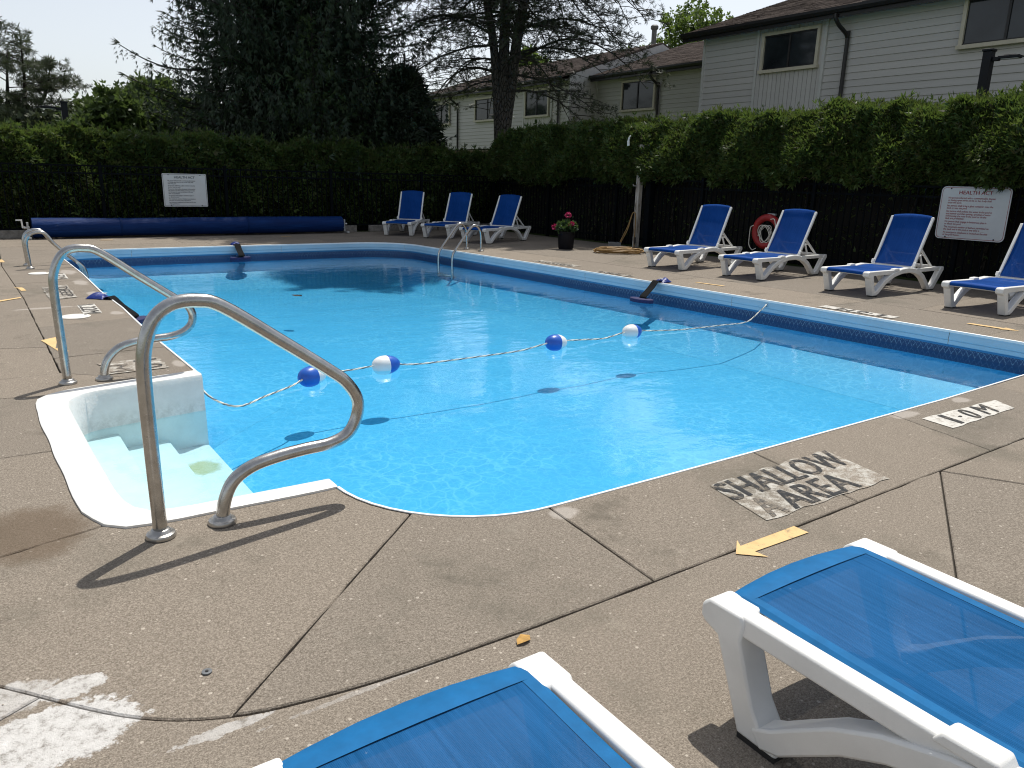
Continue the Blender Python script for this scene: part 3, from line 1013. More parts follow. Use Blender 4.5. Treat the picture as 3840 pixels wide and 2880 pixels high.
def flat(poly, name='painted_arrow', mat='paint_yellow', z=.0045):
    m = MB()
    m.add([(a, b, z) for a, b in poly], [tuple(range(len(poly)))])
    return m.build(name, mat, deck, tri=True)
flat([(1.40, -.668), (1.40, -.735), (1.085, -.722), (1.092, -.777), (1.008, -.696), (1.104, -.624), (1.075, -.664)])
flat([(-.655, 4.72), (-.715, 4.25), (-.675, 4.25), (-.64, 4.1), (-.70, 4.1), (-.78, 4.62)][::1])
flat([(-.71, 7.86), (-.79, 7.88), (-.75, 7.80), (-.735, 7.58), (-.685, 7.58), (-.70, 7.80)])
flat([(-.76, 11.1), (-.83, 11.05), (-.80, 10.7), (-.74, 10.7)])
flat([(-1.35, 6.63), (-.768, 7.10), (-.765, 7.04), (-1.35, 6.50)], 'painted_line')
flat([(.94, 14.24), (1.15, 14.20), (1.15, 14.12), (.94, 14.16)])
flat([(4.4, 14.2), (4.62, 14.18), (4.62, 14.09), (4.4, 14.11)])
flat([(7.0, 4.84), (7.05, 4.84), (7.11, 4.40), (7.05, 4.40)])
flat([(7.12, 1.30), (7.19, 1.30), (7.20, .98), (7.25, .98), (7.17, .82), (7.09, .98), (7.13, .98)])

# ------------------------------------------------------------------ small things on the deck
def disc_lid(loc, label):
    t = thing('skimmer_lid', label, 'skimmer lid', loc, 0, 'skimmer lids in the left deck')
    m = MB()
    m.lathe([(.125, 0), (.125, .005), (.118, .008), (.02, .0085)], 28)
    m.build('lid', 'lid', t, smooth=True)
    m = MB()
    m.box((.085, .03, .0095), (.02, .012, .002))
    m.build('finger_hole', 'pad_black', t)
disc_lid((-.43, 5.63, .002), 'round white skimmer lid in the deck just nearer than the 1.22 M panel')
disc_lid((-.44, 9.15, .002), 'round white skimmer lid in the deck beside the far left ladder')
t = thing('drain_cap', 'small dark round cap sunk in the near deck slab', 'drain cap', (-.78, -.351, .0))
m = MB(); m.lathe([(.0135, 0), (.0135, .0035), (.010, .0045), (.004, .003)], 18); m.build('cap', 'grey_plastic', t, smooth=True)
m = MB(); m.lathe([(.0045, .0032), (.0045, .0052)], 10); m.build('hole', 'pad_black', t)
m = MB()
m.add([(0, -.03, 0.002), (.018, -.008, .009), (.014, .018, .006), (0, .034, .003), (-.014, .014, .008), (-.017, -.01, .004), (0, 0, .011)], [(6, 0, 1), (6, 1, 2), (6, 2, 3), (6, 3, 4), (6, 4, 5), (6, 5, 0)])
lf = m.build('dead_leaf', 'deadleaf')
lf.location = (.03, -.708, .004); lf.rotation_euler = (0, 0, 1.9)
tag(lf, 'curled brown leaf lying by the deck joint before the nearest lounger', 'leaf')
lf2 = lf.copy(); COL.objects.link(lf2); lf2.name = 'floating_leaf'
lf2.location = (2.30, 7.45, WZ + .004); lf2.scale = (3.2, 3.2, 1); lf2.rotation_euler = (0, 0, .4)
lf2.data = lf.data.copy(); lf2.data.materials[0] = MATS['bark_dark']
tag(lf2, 'dark leaf afloat on the far part of the water', 'leaf')
# grit and shell chips scattered on the near slabs
rs = np.random.RandomState(3)
V, F = [], []
for i in range(230):
    x, y = rs.uniform(-1.5, 3.4), rs.uniform(-1.6, -.02)
    if rs.rand() < .45:
        x, y = rs.uniform(-1.4, 1.2), rs.uniform(-1.2, .3)
    if y > -.03 and x > -.0 or (x - .7) ** 2 + (y - .68) ** 2 < .5:
        continue
    r = rs.uniform(.0009, .0026); a = rs.uniform(0, 6.28)
    o = len(V)
    for k in range(5):
        q = a + k * 1.2566
        V.append((x + r * math.cos(q) * rs.uniform(.7, 1.5), y + r * math.sin(q), .0008))
    V.append((x, y, .0008 + r * .7))
    F += [[o + k, o + (k + 1) % 5, o + 5] for k in range(5)]
mb = MB(); mb.add(V, F)
tag(mb.build('deck_grit', simple('pale_grit', (.36, .31, .255), .9, var=.5, scale=40)), kind='stuff')

# ------------------------------------------------------------------ float rope
rp = thing('float_rope', 'white twisted rope with four blue and white floats across the shallow end', 'float rope', (0, 3.1, 0))
ctrl = [(.0, 3.12, -.03), (.03, 3.10, -.12), (.10, 3.02, -.205), (.21, 2.83, WZ + .012), (.45, 2.98, WZ + .015), (.70, 3.14, -.215), (.91, 3.288, -.195), (1.24, 3.31, -.20), (1.56, 3.33, -.195), (1.85, 3.30, WZ + .014), (2.4, 3.285, WZ + .014), (2.9, 3.30, WZ + .014), (3.2, 3.335, -.20), (3.39, 3.355, -.19), (3.7, 3.33, -.20), (4.0, 3.35, WZ + .015), (4.25, 3.38, -.20), (4.445, 3.40, -.19), (4.7, 3.38, -.21), (5.1, 3.30, WZ + .014), (5.7, 3.26, WZ + .016), (6.1, 3.24, -.215), (6.35, 3.27, -.13), (6.535, 3.29, -.04)]
path = resample(smooth_path([(a, b - 3.1, c) for a, b, c in ctrl], 6), .012)
for s_ in range(3):
    pts = []
    for i, p in enumerate(path):
        a = i * .55 + s_ * 2.0944
        d = (path[min(i + 1, len(path) - 1)] - path[max(i - 1, 0)]).normalized()
        u = d.cross(Vector((0, 0, 1))).normalized()
        v = u.cross(d)
        pts.append(p + (u * math.cos(a) + v * math.sin(a)) * .0040)
    m = MB(); m.tube(pts, .0041, 5)
    m.build('rope_strand', 'rope_dark' if s_ == 0 else 'rope_white', rp, smooth='all')
m = MB(); m.lathe([(.02, 0), (.02, .008), (.012, .012)], 14, axis='x', c=(6.545, .19, -.04)); m.tube([(6.53, .19, -.04), (6.50, .19, -.055), (6.515, .19, -.075), (6.545, .19, -.065)], .005, 8)
m.build('anchor_eye', 'steel', rp, smooth=True)
def egg(n=15, rev=False):
    """float profile: blunt end at 0, pointed end at .2"""
    pr = []
    for i in range(n + 1):
        s = i / n
        x = -.125 + .25 * s
        r = .080 * math.sqrt(max(0, 1 - (abs(2 * s - 1)) ** 2.3)) * (1 - .10 * (2 * s - 1))
        pr.append((max(r, .012), x))
    return pr
for (x, y, z, dirv, flip) in ((.91, 3.288, -.198, (.9, .3), False), (1.565, 3.335, -.198, (1, .0), True), (3.39, 3.355, -.198, (1, .06), False), (4.445, 3.40, -.198, (1, .06), True)):
    pr = egg()
    h = len(pr) // 2
    f0 = MB(); f0.lathe(pr[:h + 1], 20, axis='x')
    f1 = MB(); f1.lathe(pr[h:], 20, axis='x')
    e = bpy.data.objects.new('float', None); COL.objects.link(e); e.parent = rp
    e.location = (x, y - 3.1, z - .004)
    e.rotation_euler = (0, rng.uniform(-.08, .08), math.atan2(dirv[1], dirv[0]))
    f0.build('float_half', 'float_white' if flip else 'float_blue', e, smooth=True)
    f1.build('float_half', 'float_blue' if flip else 'float_white', e, smooth=True)

# ------------------------------------------------------------------ frog ramps (critter escape ramps)
def frog(label, loc, rz, pad_d=.42, drop=.225, strap=None, bag_l=.20, bagtilt=0, has_pad=True):
    t = thing('escape_ramp', label, 'frog ramp', loc, rz, 'floating escape ramps at the pool edge')
    # local: +x into the pool from the deck edge
    m = MB()
    N = 26
    ring_ = [(pad_d + .095 * math.cos(2 * math.pi * k / N), .185 * math.sin(2 * math.pi * k / N) * (1 + .05 * math.sin(3 * k))) for k in range(N)]
    m.prism(ring_, lambda a, b, h: (a, b, h), -drop - .012, -drop + .036)
    m.build('floating_pad', 'foam', t, smooth=True, bevel=.005)
    pts = [(-.06, .014), (-.01, .032), (.025, .024), (.12, -.06), (.26, -.155), (pad_d - .02, -drop + .040)]
    m = MB()
    sp = smooth_path([(a, 0, b) for a, b in pts], 4)
    nn = len(sp)
    m.add([(p.x, s * .055, p.z + k) for k in (0, -.006) for p in sp for s in (-1, 1)],
          [(2 * i, 2 * i + 1, 2 * i + 3, 2 * i + 2) for i in range(nn - 1)] + [(2 * nn + 2 * i, 2 * nn + 2 * i + 2, 2 * nn + 2 * i + 3, 2 * nn + 2 * i + 1) for i in range(nn - 1)]
          + [(2 * i, 2 * i + 2, 2 * nn + 2 * i + 2, 2 * nn + 2 * i) for i in range(nn - 1)] + [(2 * i + 1, 2 * nn + 2 * i + 1, 2 * nn + 2 * i + 3, 2 * i + 3) for i in range(nn - 1)])
    m.build('ramp', 'black_mesh', t)
    m = MB()
    nu, nv = 12, 8
    vs = []
    for j in range(nv + 1):
        for i in range(nu + 1):
            u, v = i / nu, j / nv
            puff = (math.sin(math.pi * u) * math.sin(math.pi * v)) ** .5
            z = .05 * puff * (1 + .25 * math.sin(9 * u + 4 * v))
            vs.append((-.04 - bag_l * u, -.075 + .15 * v * (1) + (.02 * math.sin(3.1 * u)), .008 + z))
    fs = [(j * (nu + 1) + i, j * (nu + 1) + i + 1, (j + 1) * (nu + 1) + i + 1, (j + 1) * (nu + 1) + i) for j in range(nv) for i in range(nu)]
    o = len(vs)
    vs += [(a, b, .006) for a, b, c in vs]
    fs += [tuple(o + q for q in reversed(f)) for f in fs]
    m.add(vs, fs)
    bg_ = m.build('weight_bag', 'bag', t, smooth=True)
    m = MB(); m.box((-.075, .02, .058), (.03, .05, .004)); m.build('care_tag', 'float_white', bg_)
    return t
frog('blue frog ramp hanging over the right pool edge near the rope', (6.47, 5.05, 0), math.pi + .12, .30)
frog('blue frog ramp on the far pool edge before the cover reel', (2.93, 12.27, 0), -math.pi / 2, .16)
frog('blue frog ramp weighted by a bag on the left deck edge', (.0, 6.58, 0), -.75, .25)

# ------------------------------------------------------------------ loungers
def lounger(label, loc, rz, sling='sling', hem='hem_dark', back=62.0, group='white framed sun loungers'):
    t = thing('sun_lounger', label, 'sun lounger', loc, rz, group)
    # local: x from the foot end (0) to the head end (1.87), y across, z up
    HW = .335
    for s in (-1, 1):
        m = MB()
        y0, y1 = s * (HW - .066), s * HW
        fn = lambda a, b, h: (a, h, b)
        # side rail, front leg, arch, rear leg
        m.prism([(.06, .262), (1.86, .258), (1.875, .275), (1.87, .308), (.06, .318)], fn, y0 + s * .006, y1 - s * .008)
        m.prism([(.0, .262), (.012, .25), (.055, .235), (.145, .012), (.262, .012), (.215, .05), (.18, .10), (.125, .25), (.13, .30), (.12, .318), (.02, .318), (.0, .30)], fn, y0 - s * .018, y1)
        ar = [(.20, .025), (.255, .055), (.32, .105), (.40, .165), (.50, .218), (.63, .262), (.78, .290), (.93, .300), (1.08, .288), (1.22, .252), (1.34, .19), (1.44, .105), (1.50, .045), (1.53, .02)]
        up_, lo_ = [], []
        for i, (a, b) in enumerate(ar):
            d = Vector(ar[min(i + 1, len(ar) - 1)]) - Vector(ar[max(i - 1, 0)])
            d.normalize()
            k = .031
            up_.append((a - d.y * k, b + d.x * k))
            lo_.append((a + d.y * k, max(.012, b - d.x * k)))
        m.prism(up_ + lo_[::-1], fn, y0 - s * .004, y1 + s * .004)
        m.prism([(1.50, .012), (1.66, .012), (1.87, .27), (1.86, .30), (1.78, .30), (1.76, .27), (1.62, .075), (1.56, .05)], fn, y0, y1)
        m.prism([(.58, .302), (.60, .332), (.70, .334), (.72, .302)], fn, y0 + s * .004, y1 + s * .002)
        f = m.build('side_frame', 'plastic_white', t, smooth=True, bevel=.007, seg=2, tri=True)
        for (a, b) in ((.148, .258), (1.505, 1.655)):
            p = MB(); p.box(((a + b) / 2, s * (HW - .033), .007), (b - a, .066, .014)); p.build('foot_pad', 'pad_black', f)
    for (x, z, r) in ((.045, .285, .020), (.62, .275, .018), (1.12, .27, .02), (1.45, .27, .018), (1.84, .283, .02)):
        m = MB(); m.tube([(x, -HW + .03, z), (x, HW - .03, z)], r, 10); m.build('crossbar', 'plastic_white', t, smooth=True)
    # seat sling: wraps the front bar, sags a little
    W = HW - .083
    m = MB()
    xs = [(.06, .268), (.028, .275), (.018, .292), (.030, .312), (.06, .319)] + [(.12 + i * .1, .319 - .012 * math.sin(math.pi * min(1, i / 9.2))) for i in range(10)] + [(1.10, .312)]
    ys = [-1, -.8, -.4, 0, .4, .8, 1]
    vs = [(a - (.018 * (1 - v * v) if i in (1, 2, 3) else 0), v * W, b + (.004 * (1 - v * v) if i > 3 else .006 * (1 - v * v))) for i, (a, b) in enumerate(xs) for v in ys]
    k = len(ys)
    m.add(vs, [(i * k + j, i * k + j + 1, (i + 1) * k + j + 1, (i + 1) * k + j) for i in range(len(xs) - 1) for j in range(k - 1)])
    so_ = m.build('seat_sling', sling, t, smooth='all', fixn=False)
    m = MB()
    for s in (-1, 1):
        m.add([(a, s * (W + d), b + h) for (a, b) in [(x, z) for x, z in xs[3:]] for d, h in ((-.022, .0018), (.004, .0022), (.017, -.006))], [(3 * i + j, 3 * i + j + 1, 3 * i + j + 4, 3 * i + j + 3) for i in range(len(xs) - 4) for j in (0, 1)])
    m.build('hem', hem, so_)
    m = MB()
    fr_ = [(.058, .2668), (.026, .2742), (.0155, .292), (.0285, .3140), (.062, .3215), (.085, .3208)]
    vs = [(a - (.018 * (1 - v * v) if i in (1, 2, 3) else 0), v * W, b + .006 * (1 - v * v)) for i, (a, b) in enumerate(fr_) for v in ys]
    m.add(vs, [(i * k + j, i * k + j + 1, (i + 1) * k + j + 1, (i + 1) * k + j) for i in range(len(fr_) - 1) for j in range(k - 1)])
    m.build('front_hem', hem, so_, smooth='all', fixn=False)
    # backrest, turned about its hinge
    b_ = bpy.data.objects.new('backrest', None); COL.objects.link(b_); b_.parent = t
    b_.location = (1.15, 0, .318)
    b_.rotation_euler = (0, -math.radians(back), 0)
    BW, BL = .276, .72
    for s in (-1, 1):
        m = MB()
        m.box((BL / 2, s * BW, .0), (BL, .034, .034))
        m.box((-.02, s * BW, -.004), (.07, .05, .05))
        m.box((.035, s * (BW + .012), .018), (.05, .04, .03))
        m.build('back_rail', 'plastic_white', b_, smooth=True, bevel=.006)
    m = MB(); m.tube([(BL - .02, -BW, 0), (BL - .005, -.15, .004), (BL, 0, .005), (BL - .005, .15, .004), (BL - .02, BW, 0)], .0115, 10); m.build('top_bar', 'plastic_white', b_, smooth=True)
    m = MB(); m.box((.0, 0, -.01), (.05, 2 * BW, .03)); m.build('hinge_bar', 'plastic_white', b_, bevel=.006)
    m = MB()
    W2 = BW - .018
    us = [.012, .1, .22, .34, .46, .58, .66, BL - .02, BL + .014, BL + .008, BL - .02]
    zs = [.012, .004, -.002, -.004, -.002, .004, .010, .019, .012, -.012, -.018]
    vs = []
    for i, (a, z) in enumerate(zip(us, zs)):
        for v in ys:
            vs.append((a + (.022 * (1 - v * v) if i >= 7 else 0), v * W2, z + .002 * (1 - v * v)))
    m.add(vs, [(i * k + j, i * k + j + 1, (i + 1) * k + j + 1, (i + 1) * k + j) for i in range(len(us) - 1) for j in range(k - 1)])
    m.build('back_sling', sling, b_, smooth='all', fixn=False)
    # strut behind the back
    m = MB()
    ca, sa = math.cos(math.radians(back)), math.sin(math.radians(back))
    if back > 20:
        for s in (-1, 1):
            a = (1.15 + .30 * ca + .045 * sa, s * .24, .318 + .30 * sa - .045 * ca)
            m.bar(a, (1.15 + .55, s * .24, .30), .022, .03)
            m.bar((1.15 + .30 * ca + .07, s * .24, .318 + .30 * sa - .12), (1.15 + .30, s * .24, .305), .02, .024)
        m.bar((1.68, -.24, .312), (1.68, .24, .312), .03, .03)
        m.bar((1.15 + .30 * ca + .12, -.24, .318 + .17 * sa), (1.15 + .30 * ca + .12, .24, .318 + .17 * sa), .03, .02)
        m.build('support_strut', 'plastic_white', t, bevel=.004)
    return t

def at_feet(far, near, back_off=.20):
    """front feet far and near -> origin at the middle of the foot end and heading of the length axis"""
    f, n_ = Vector(far), Vector(near)
    wv = (n_ - f).normalized()
    ln = Vector((-wv.y, wv.x))           # length axis points away from the pool
    mid = (f + n_) / 2
    o = mid - ln * back_off
    return (o.x, o.y, 0), math.atan2(ln.y, ln.x)
first = None
for lab, fa, ne in (
        ('blue sling sun lounger leftmost of the three by the back hedge', (6.75, 13.89), (7.21, 13.47)),
        ('blue sling sun lounger in the middle of the three by the back hedge', (7.28, 12.98), (7.64, 12.47)),
        ('blue sling sun lounger standing left of the flower pot', (7.50, 11.64), (7.74, 11.08)),
        ('blue sling sun lounger nearest the coiled hose and the wooden post', (7.88, 6.56), (7.97, 5.92)),
        ('blue sling sun lounger in front of the red ring buoy', (8.08, 5.21), (8.12, 4.56)),
        ('blue sling sun lounger overlapping the left edge of the right sign', (8.10, 3.52), (8.10, 2.87)),
        ('blue sling sun lounger cut off by the right edge of the picture', (8.10, 1.97), (8.07, 1.31))):
    loc, rz = at_feet(fa, ne)
    if first is None:
        first = lounger(lab, loc, rz)
    else:
        c = copy_tree(first)
        c.location = loc
        c.rotation_euler = (0, 0, rz)
        c['label'] = lab
        for ch in c.children:
            if ch.name.startswith('backrest'):
                ch.rotation_euler.y += math.radians(rng.uniform(-1.6, 1.6))
fg = lounger('sun-bleached blue sling lounger in the right foreground pointing at the pool', (.575, -1.185, 0), -math.pi / 2 - .035, 'sling_light', 'hem', 4.0)
c = copy_tree(fg)
c.location = (-.575, -1.115, 0)
c.rotation_euler = (0, 0, -math.pi / 2 - .01)
c['label'] = 'sun-bleached blue sling lounger at the bottom centre nearest the camera'

# ------------------------------------------------------------------ fences
def fence(label, a, b, spacing=.115, h=1.38):
    a, b = Vector(a), Vector(b)
    L_ = (b - a).length
    ang = math.atan2(b.y - a.y, b.x - a.x)
    t = thing('picket_fence', label, 'fence', (a.x, a.y, -.03), ang)
    for z in (h - .015, h - .16, .16):
        m = MB(); m.box((L_ / 2, 0, z + .03), (L_, .028, .03)); m.build('fence_rail', 'fence', t)
    m = MB(); m.box((0, 0, h / 2), (.018, .018, h - .06)); m.add([(-.009, -.009, h - .03), (.009, -.009, h - .03), (.009, .009, h - .03), (-.009, .009, h - .03), (0, 0, h + .0)], [(0, 1, 4), (1, 2, 4), (2, 3, 4), (3, 0, 4)])
    pk = m.build('picket', 'fence', t)
    n_ = int(L_ / spacing)
    for i in range(n_):
        o = pk if i == 0 else pk.copy()
        if i: COL.objects.link(o)
        o.location = ((i + .5) * spacing, 0, .03)
    m = MB(); m.box((0, 0, h / 2 + .04), (.06, .06, h + .05)); m.box((0, 0, h + .075), (.07, .07, .02))
    ps = m.build('fence_post', 'fence', t)
    for i in range(int(L_ / 2.4) + 1):
        o = ps if i == 0 else ps.copy()
        if i: COL.objects.link(o)
        o.location = (i * 2.4, -.002, 0)
    return t
fence('dark metal picket fence in front of the low back hedge', (-3.6, 15.2), (10.62, 15.2))
fence('dark metal picket fence shaded under the tall right hedge', (10.52, 15.1), (10.52, -.6))
for i, (x0, x1) in enumerate(((-4.0, -1.3), (-1.28, 1.3), (1.32, 3.9), (3.92, 6.55), (6.9, 8.8), (8.82, 10.45))):
    m = MB(); m.box(((x0 + x1) / 2, 15.06 + .06 * (i == 4), .075), (x1 - x0, .07, .15))
    o = m.build('edging_timber', 'timber', None, bevel=.006)
    tag(o, ['weathered edging timber at the far left end before the back fence', 'weathered edging timber behind the left end of the blue cover roll', 'weathered edging timber behind the cover roll below the left sign post', 'weathered edging timber behind the right half of the cover roll', 'weathered edging timber behind the back loungers', 'weathered edging timber in the dark corner by the two fences'][i], 'edging timber', 'edging timbers along the back fence')

# ------------------------------------------------------------------ foliage generators
def unit(v):
    return v / np.maximum(np.linalg.norm(v, axis=1, keepdims=True), 1e-9)

def sprays(R, C, D, size, nb=3, spread=.5, width=.25):
    """C centres, D main directions, size per spray; nb diamond blades from one base"""
    n = len(C)
    size = np.broadcast_to(size, (n,))
    A = unit(np.cross(D, R.normal(size=(n, 3))))
    V = np.empty((n, 1 + 3 * nb, 3), np.float32)
    V[:, 0] = C
    Q = np.empty((n, nb, 4), np.int64)
    base = np.arange(n) * (1 + 3 * nb)
    for k in range(nb):
        ang = (k - (nb - 1) / 2) * spread
        d = unit(D * math.cos(ang) + A * math.sin(ang) + R.normal(size=(n, 3)) * .18 * min(1, spread * 2))
        s_ = unit(np.cross(d, np.cross(A, D)) + R.normal(size=(n, 3)) * .35)
        L_ = (size * R.uniform(.7, 1.15, n))[:, None]
        V[:, 1 + 3 * k] = C + d * L_ * .45 - s_ * L_ * width * .5
        V[:, 2 + 3 * k] = C + d * L_
        V[:, 3 + 3 * k] = C + d * L_ * .45 + s_ * L_ * width * .5
        Q[:, k] = np.stack([base, base + 1 + 3 * k, base + 2 + 3 * k, base + 3 + 3 * k], 1)
    return V.reshape(-1, 3), Q.reshape(-1, 4)

def join(parts):
    Vs, Qs, o = [], [], 0
    for V, Q in parts:
        Vs.append(V); Qs.append(Q + o); o += len(V)
    return np.concatenate(Vs), np.concatenate(Qs)

def hedge(label, a, b, prof, seed, n_face, zlo, thin_low=None, endcap=True):
    """a->b base line of the front face; prof(t) -> (front overhang, top height, depth)"""
    R = np.random.RandomState(seed)
    a, b = np.array(a, float), np.array(b, float)
    L_ = np.linalg.norm(b - a)
    e = (b - a) / L_
    nrm = np.array([e[1], -e[0]])          # towards the pool
    t = thing('cedar_hedge', label, 'hedge', (a[0], a[1], 0))
    parts = []
    # bumps along the hedge: low frequency lumps
    ph = R.uniform(0, 6.28, 8)
    def lump(s, z):
        return .11 * np.sin(s * 1.7 + ph[0] + z * 2) + .10 * np.sin(s * 4.1 + ph[1] - z * 3) + .07 * np.sin(s * 8.7 + ph[2] + z * 6)
    def place(n, kind):
        s = R.uniform(0, L_, n)
        over, top, dep = prof(s / L_)
        top = top + .06 * np.sin(s * 2.3 + ph[3]) + .055 * np.sin(s * 5.3 + ph[4]) + .045 * np.sin(s * 11.7 + ph[5])
        if kind == 'face':
            zl = zlo + (.07 * np.sin(s * 2.1 + ph[6]) + .05 * np.sin(s * 5.3 + ph[7]) + .03 * np.sin(s * 11 + ph[0]) - .12 * np.exp(-s / 4) if thin_low else 0)
            z = zl + (top - zl) * R.uniform(0, 1, n) ** .85
            q = (z - zl) / (top - zl)
            bulge = over * np.sin(np.clip(q * 1.9 + (.30 if thin_low else .05), 0, 1) * math.pi * .55) - (.50 if thin_low else .42) * np.clip(q - .25, 0, 1) ** 1.6
            out = bulge + lump(s, z) - np.abs(R.normal(0, .12, n)) + np.where(R.rand(n) < .05, R.uniform(0, .10, n), 0)
            N = np.stack([nrm[0] * np.ones(n), nrm[1] * np.ones(n), .25 + 1.1 * (q - .35)], 1)
        else:
            z = top - np.abs(R.normal(0, .07, n)) + np.where(R.rand(n) < .06, R.uniform(0, .16, n), 0)
            out = over * .6 - .30 - R.uniform(0, 1, n) * dep + lump(s, z) * .5
            N = np.stack([nrm[0] * .35 * np.ones(n), nrm[1] * .35 * np.ones(n), np.ones(n)], 1)
        P = np.stack([s * e[0] + out * nrm[0], s * e[1] + out * nrm[1], z], 1)
        D = unit(unit(N) + R.normal(size=(n, 3)) * .55 + np.array([0, 0, -.15]))
        return P, D
    P, D = place(n_face, 'face')
    parts.append(sprays(R, P, D, R.uniform(.045, .14, len(P)), 4, .42, .27))
    P, D = place(int(n_face * .65), 'top')
    parts.append(sprays(R, P, D, R.uniform(.05, .145, len(P)), 4, .42, .26))
    # loose shoots above the top
    k = int(L_ * 9)
    s = R.uniform(0, L_, k)
    over, top, dep = prof(s / L_)
    out = over * .3 - .2 - R.uniform(0, .9, k) ** 1.5 * dep
    for j in range(4):
        P = np.stack([s * e[0] + out * nrm[0] + R.normal(0, .02, k), s * e[1] + out * nrm[1] + R.normal(0, .02, k), top + .05 * j + R.uniform(-.05, .07, k)], 1)
        D = unit(np.stack([R.normal(0, .35, k), R.normal(0, .35, k), np.ones(k)], 1))
        parts.append(sprays(R, P, D, .10, 3, .5, .22))
    V, Q = join(parts)
    f = quads_mesh('foliage', V, Q, 'cedar', t)
    f['kind'] = 'stuff'
    # added solid blocks that keep daylight out; their near-black stands for inner shade
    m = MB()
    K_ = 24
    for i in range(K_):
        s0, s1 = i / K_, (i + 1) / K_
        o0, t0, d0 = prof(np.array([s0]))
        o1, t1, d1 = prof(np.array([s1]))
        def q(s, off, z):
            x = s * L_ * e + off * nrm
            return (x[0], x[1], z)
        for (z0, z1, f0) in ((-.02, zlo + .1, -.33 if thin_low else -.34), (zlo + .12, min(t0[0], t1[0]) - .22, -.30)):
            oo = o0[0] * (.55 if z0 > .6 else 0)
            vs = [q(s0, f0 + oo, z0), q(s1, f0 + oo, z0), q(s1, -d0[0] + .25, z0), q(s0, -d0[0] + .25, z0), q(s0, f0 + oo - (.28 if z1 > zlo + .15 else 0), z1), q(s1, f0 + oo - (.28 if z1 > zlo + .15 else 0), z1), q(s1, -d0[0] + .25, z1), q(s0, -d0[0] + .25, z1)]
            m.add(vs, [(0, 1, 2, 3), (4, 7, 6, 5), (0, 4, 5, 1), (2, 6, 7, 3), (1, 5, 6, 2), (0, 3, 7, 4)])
    m.build('daylight_block', 'cedar_core', t)
    if thin_low:
        # bare stems and sparse low sprays under the overhang
        m = MB()
        for i in range(int(L_ / .42)):
            s = (i + R.uniform(.2, .8)) * .42
            x = s * e - R.uniform(.25, .5) * nrm
            m.tube([(x[0], x[1], -.05), (x[0] + R.normal(0, .05), x[1] + R.normal(0, .05), .7), (x[0] + R.normal(0, .08), x[1] + R.normal(0, .08), 1.5)], [.045, .035, .02], 6)
        m.build('stems', 'bark_dark', t)
        k = thin_low
        s = R.uniform(0, L_, k)
        out = -R.uniform(.06, .45, k)
        P = np.stack([s * e[0] + out * nrm[0], s * e[1] + out * nrm[1], R.uniform(.1, zlo + .1, k)], 1)
        D = unit(R.normal(size=(k, 3)) + np.array([nrm[0], nrm[1], .2]))
        V, Q = sprays(R, P, D, R.uniform(.05, .1, k), 3, .5, .25)
        f = quads_mesh('low_sprays', V, Q, 'cedar', t)
        f['kind'] = 'stuff'
    return t
ones = np.ones_like
hedge('low cedar hedge behind the dark back fence', (-6.0, 15.52), (11.6, 15.52), lambda t: (0.14 * ones(t), 2.02 - .10 * t, 1.1 * ones(t)), 11, 42000, .12)
hedge('tall cedar hedge bulging over the right hand fence', (10.62, 15.35), (10.62, -2.0), lambda t: (.34 + .10 * np.sin(t * 9), 2.33 + .16 * np.clip(t * 5, 0, 1) + .03 * np.sin(t * 14) + .05 * np.clip(t - .6, 0, 1), 1.3 * ones(t)), 12, 76000, 1.36, 3000)

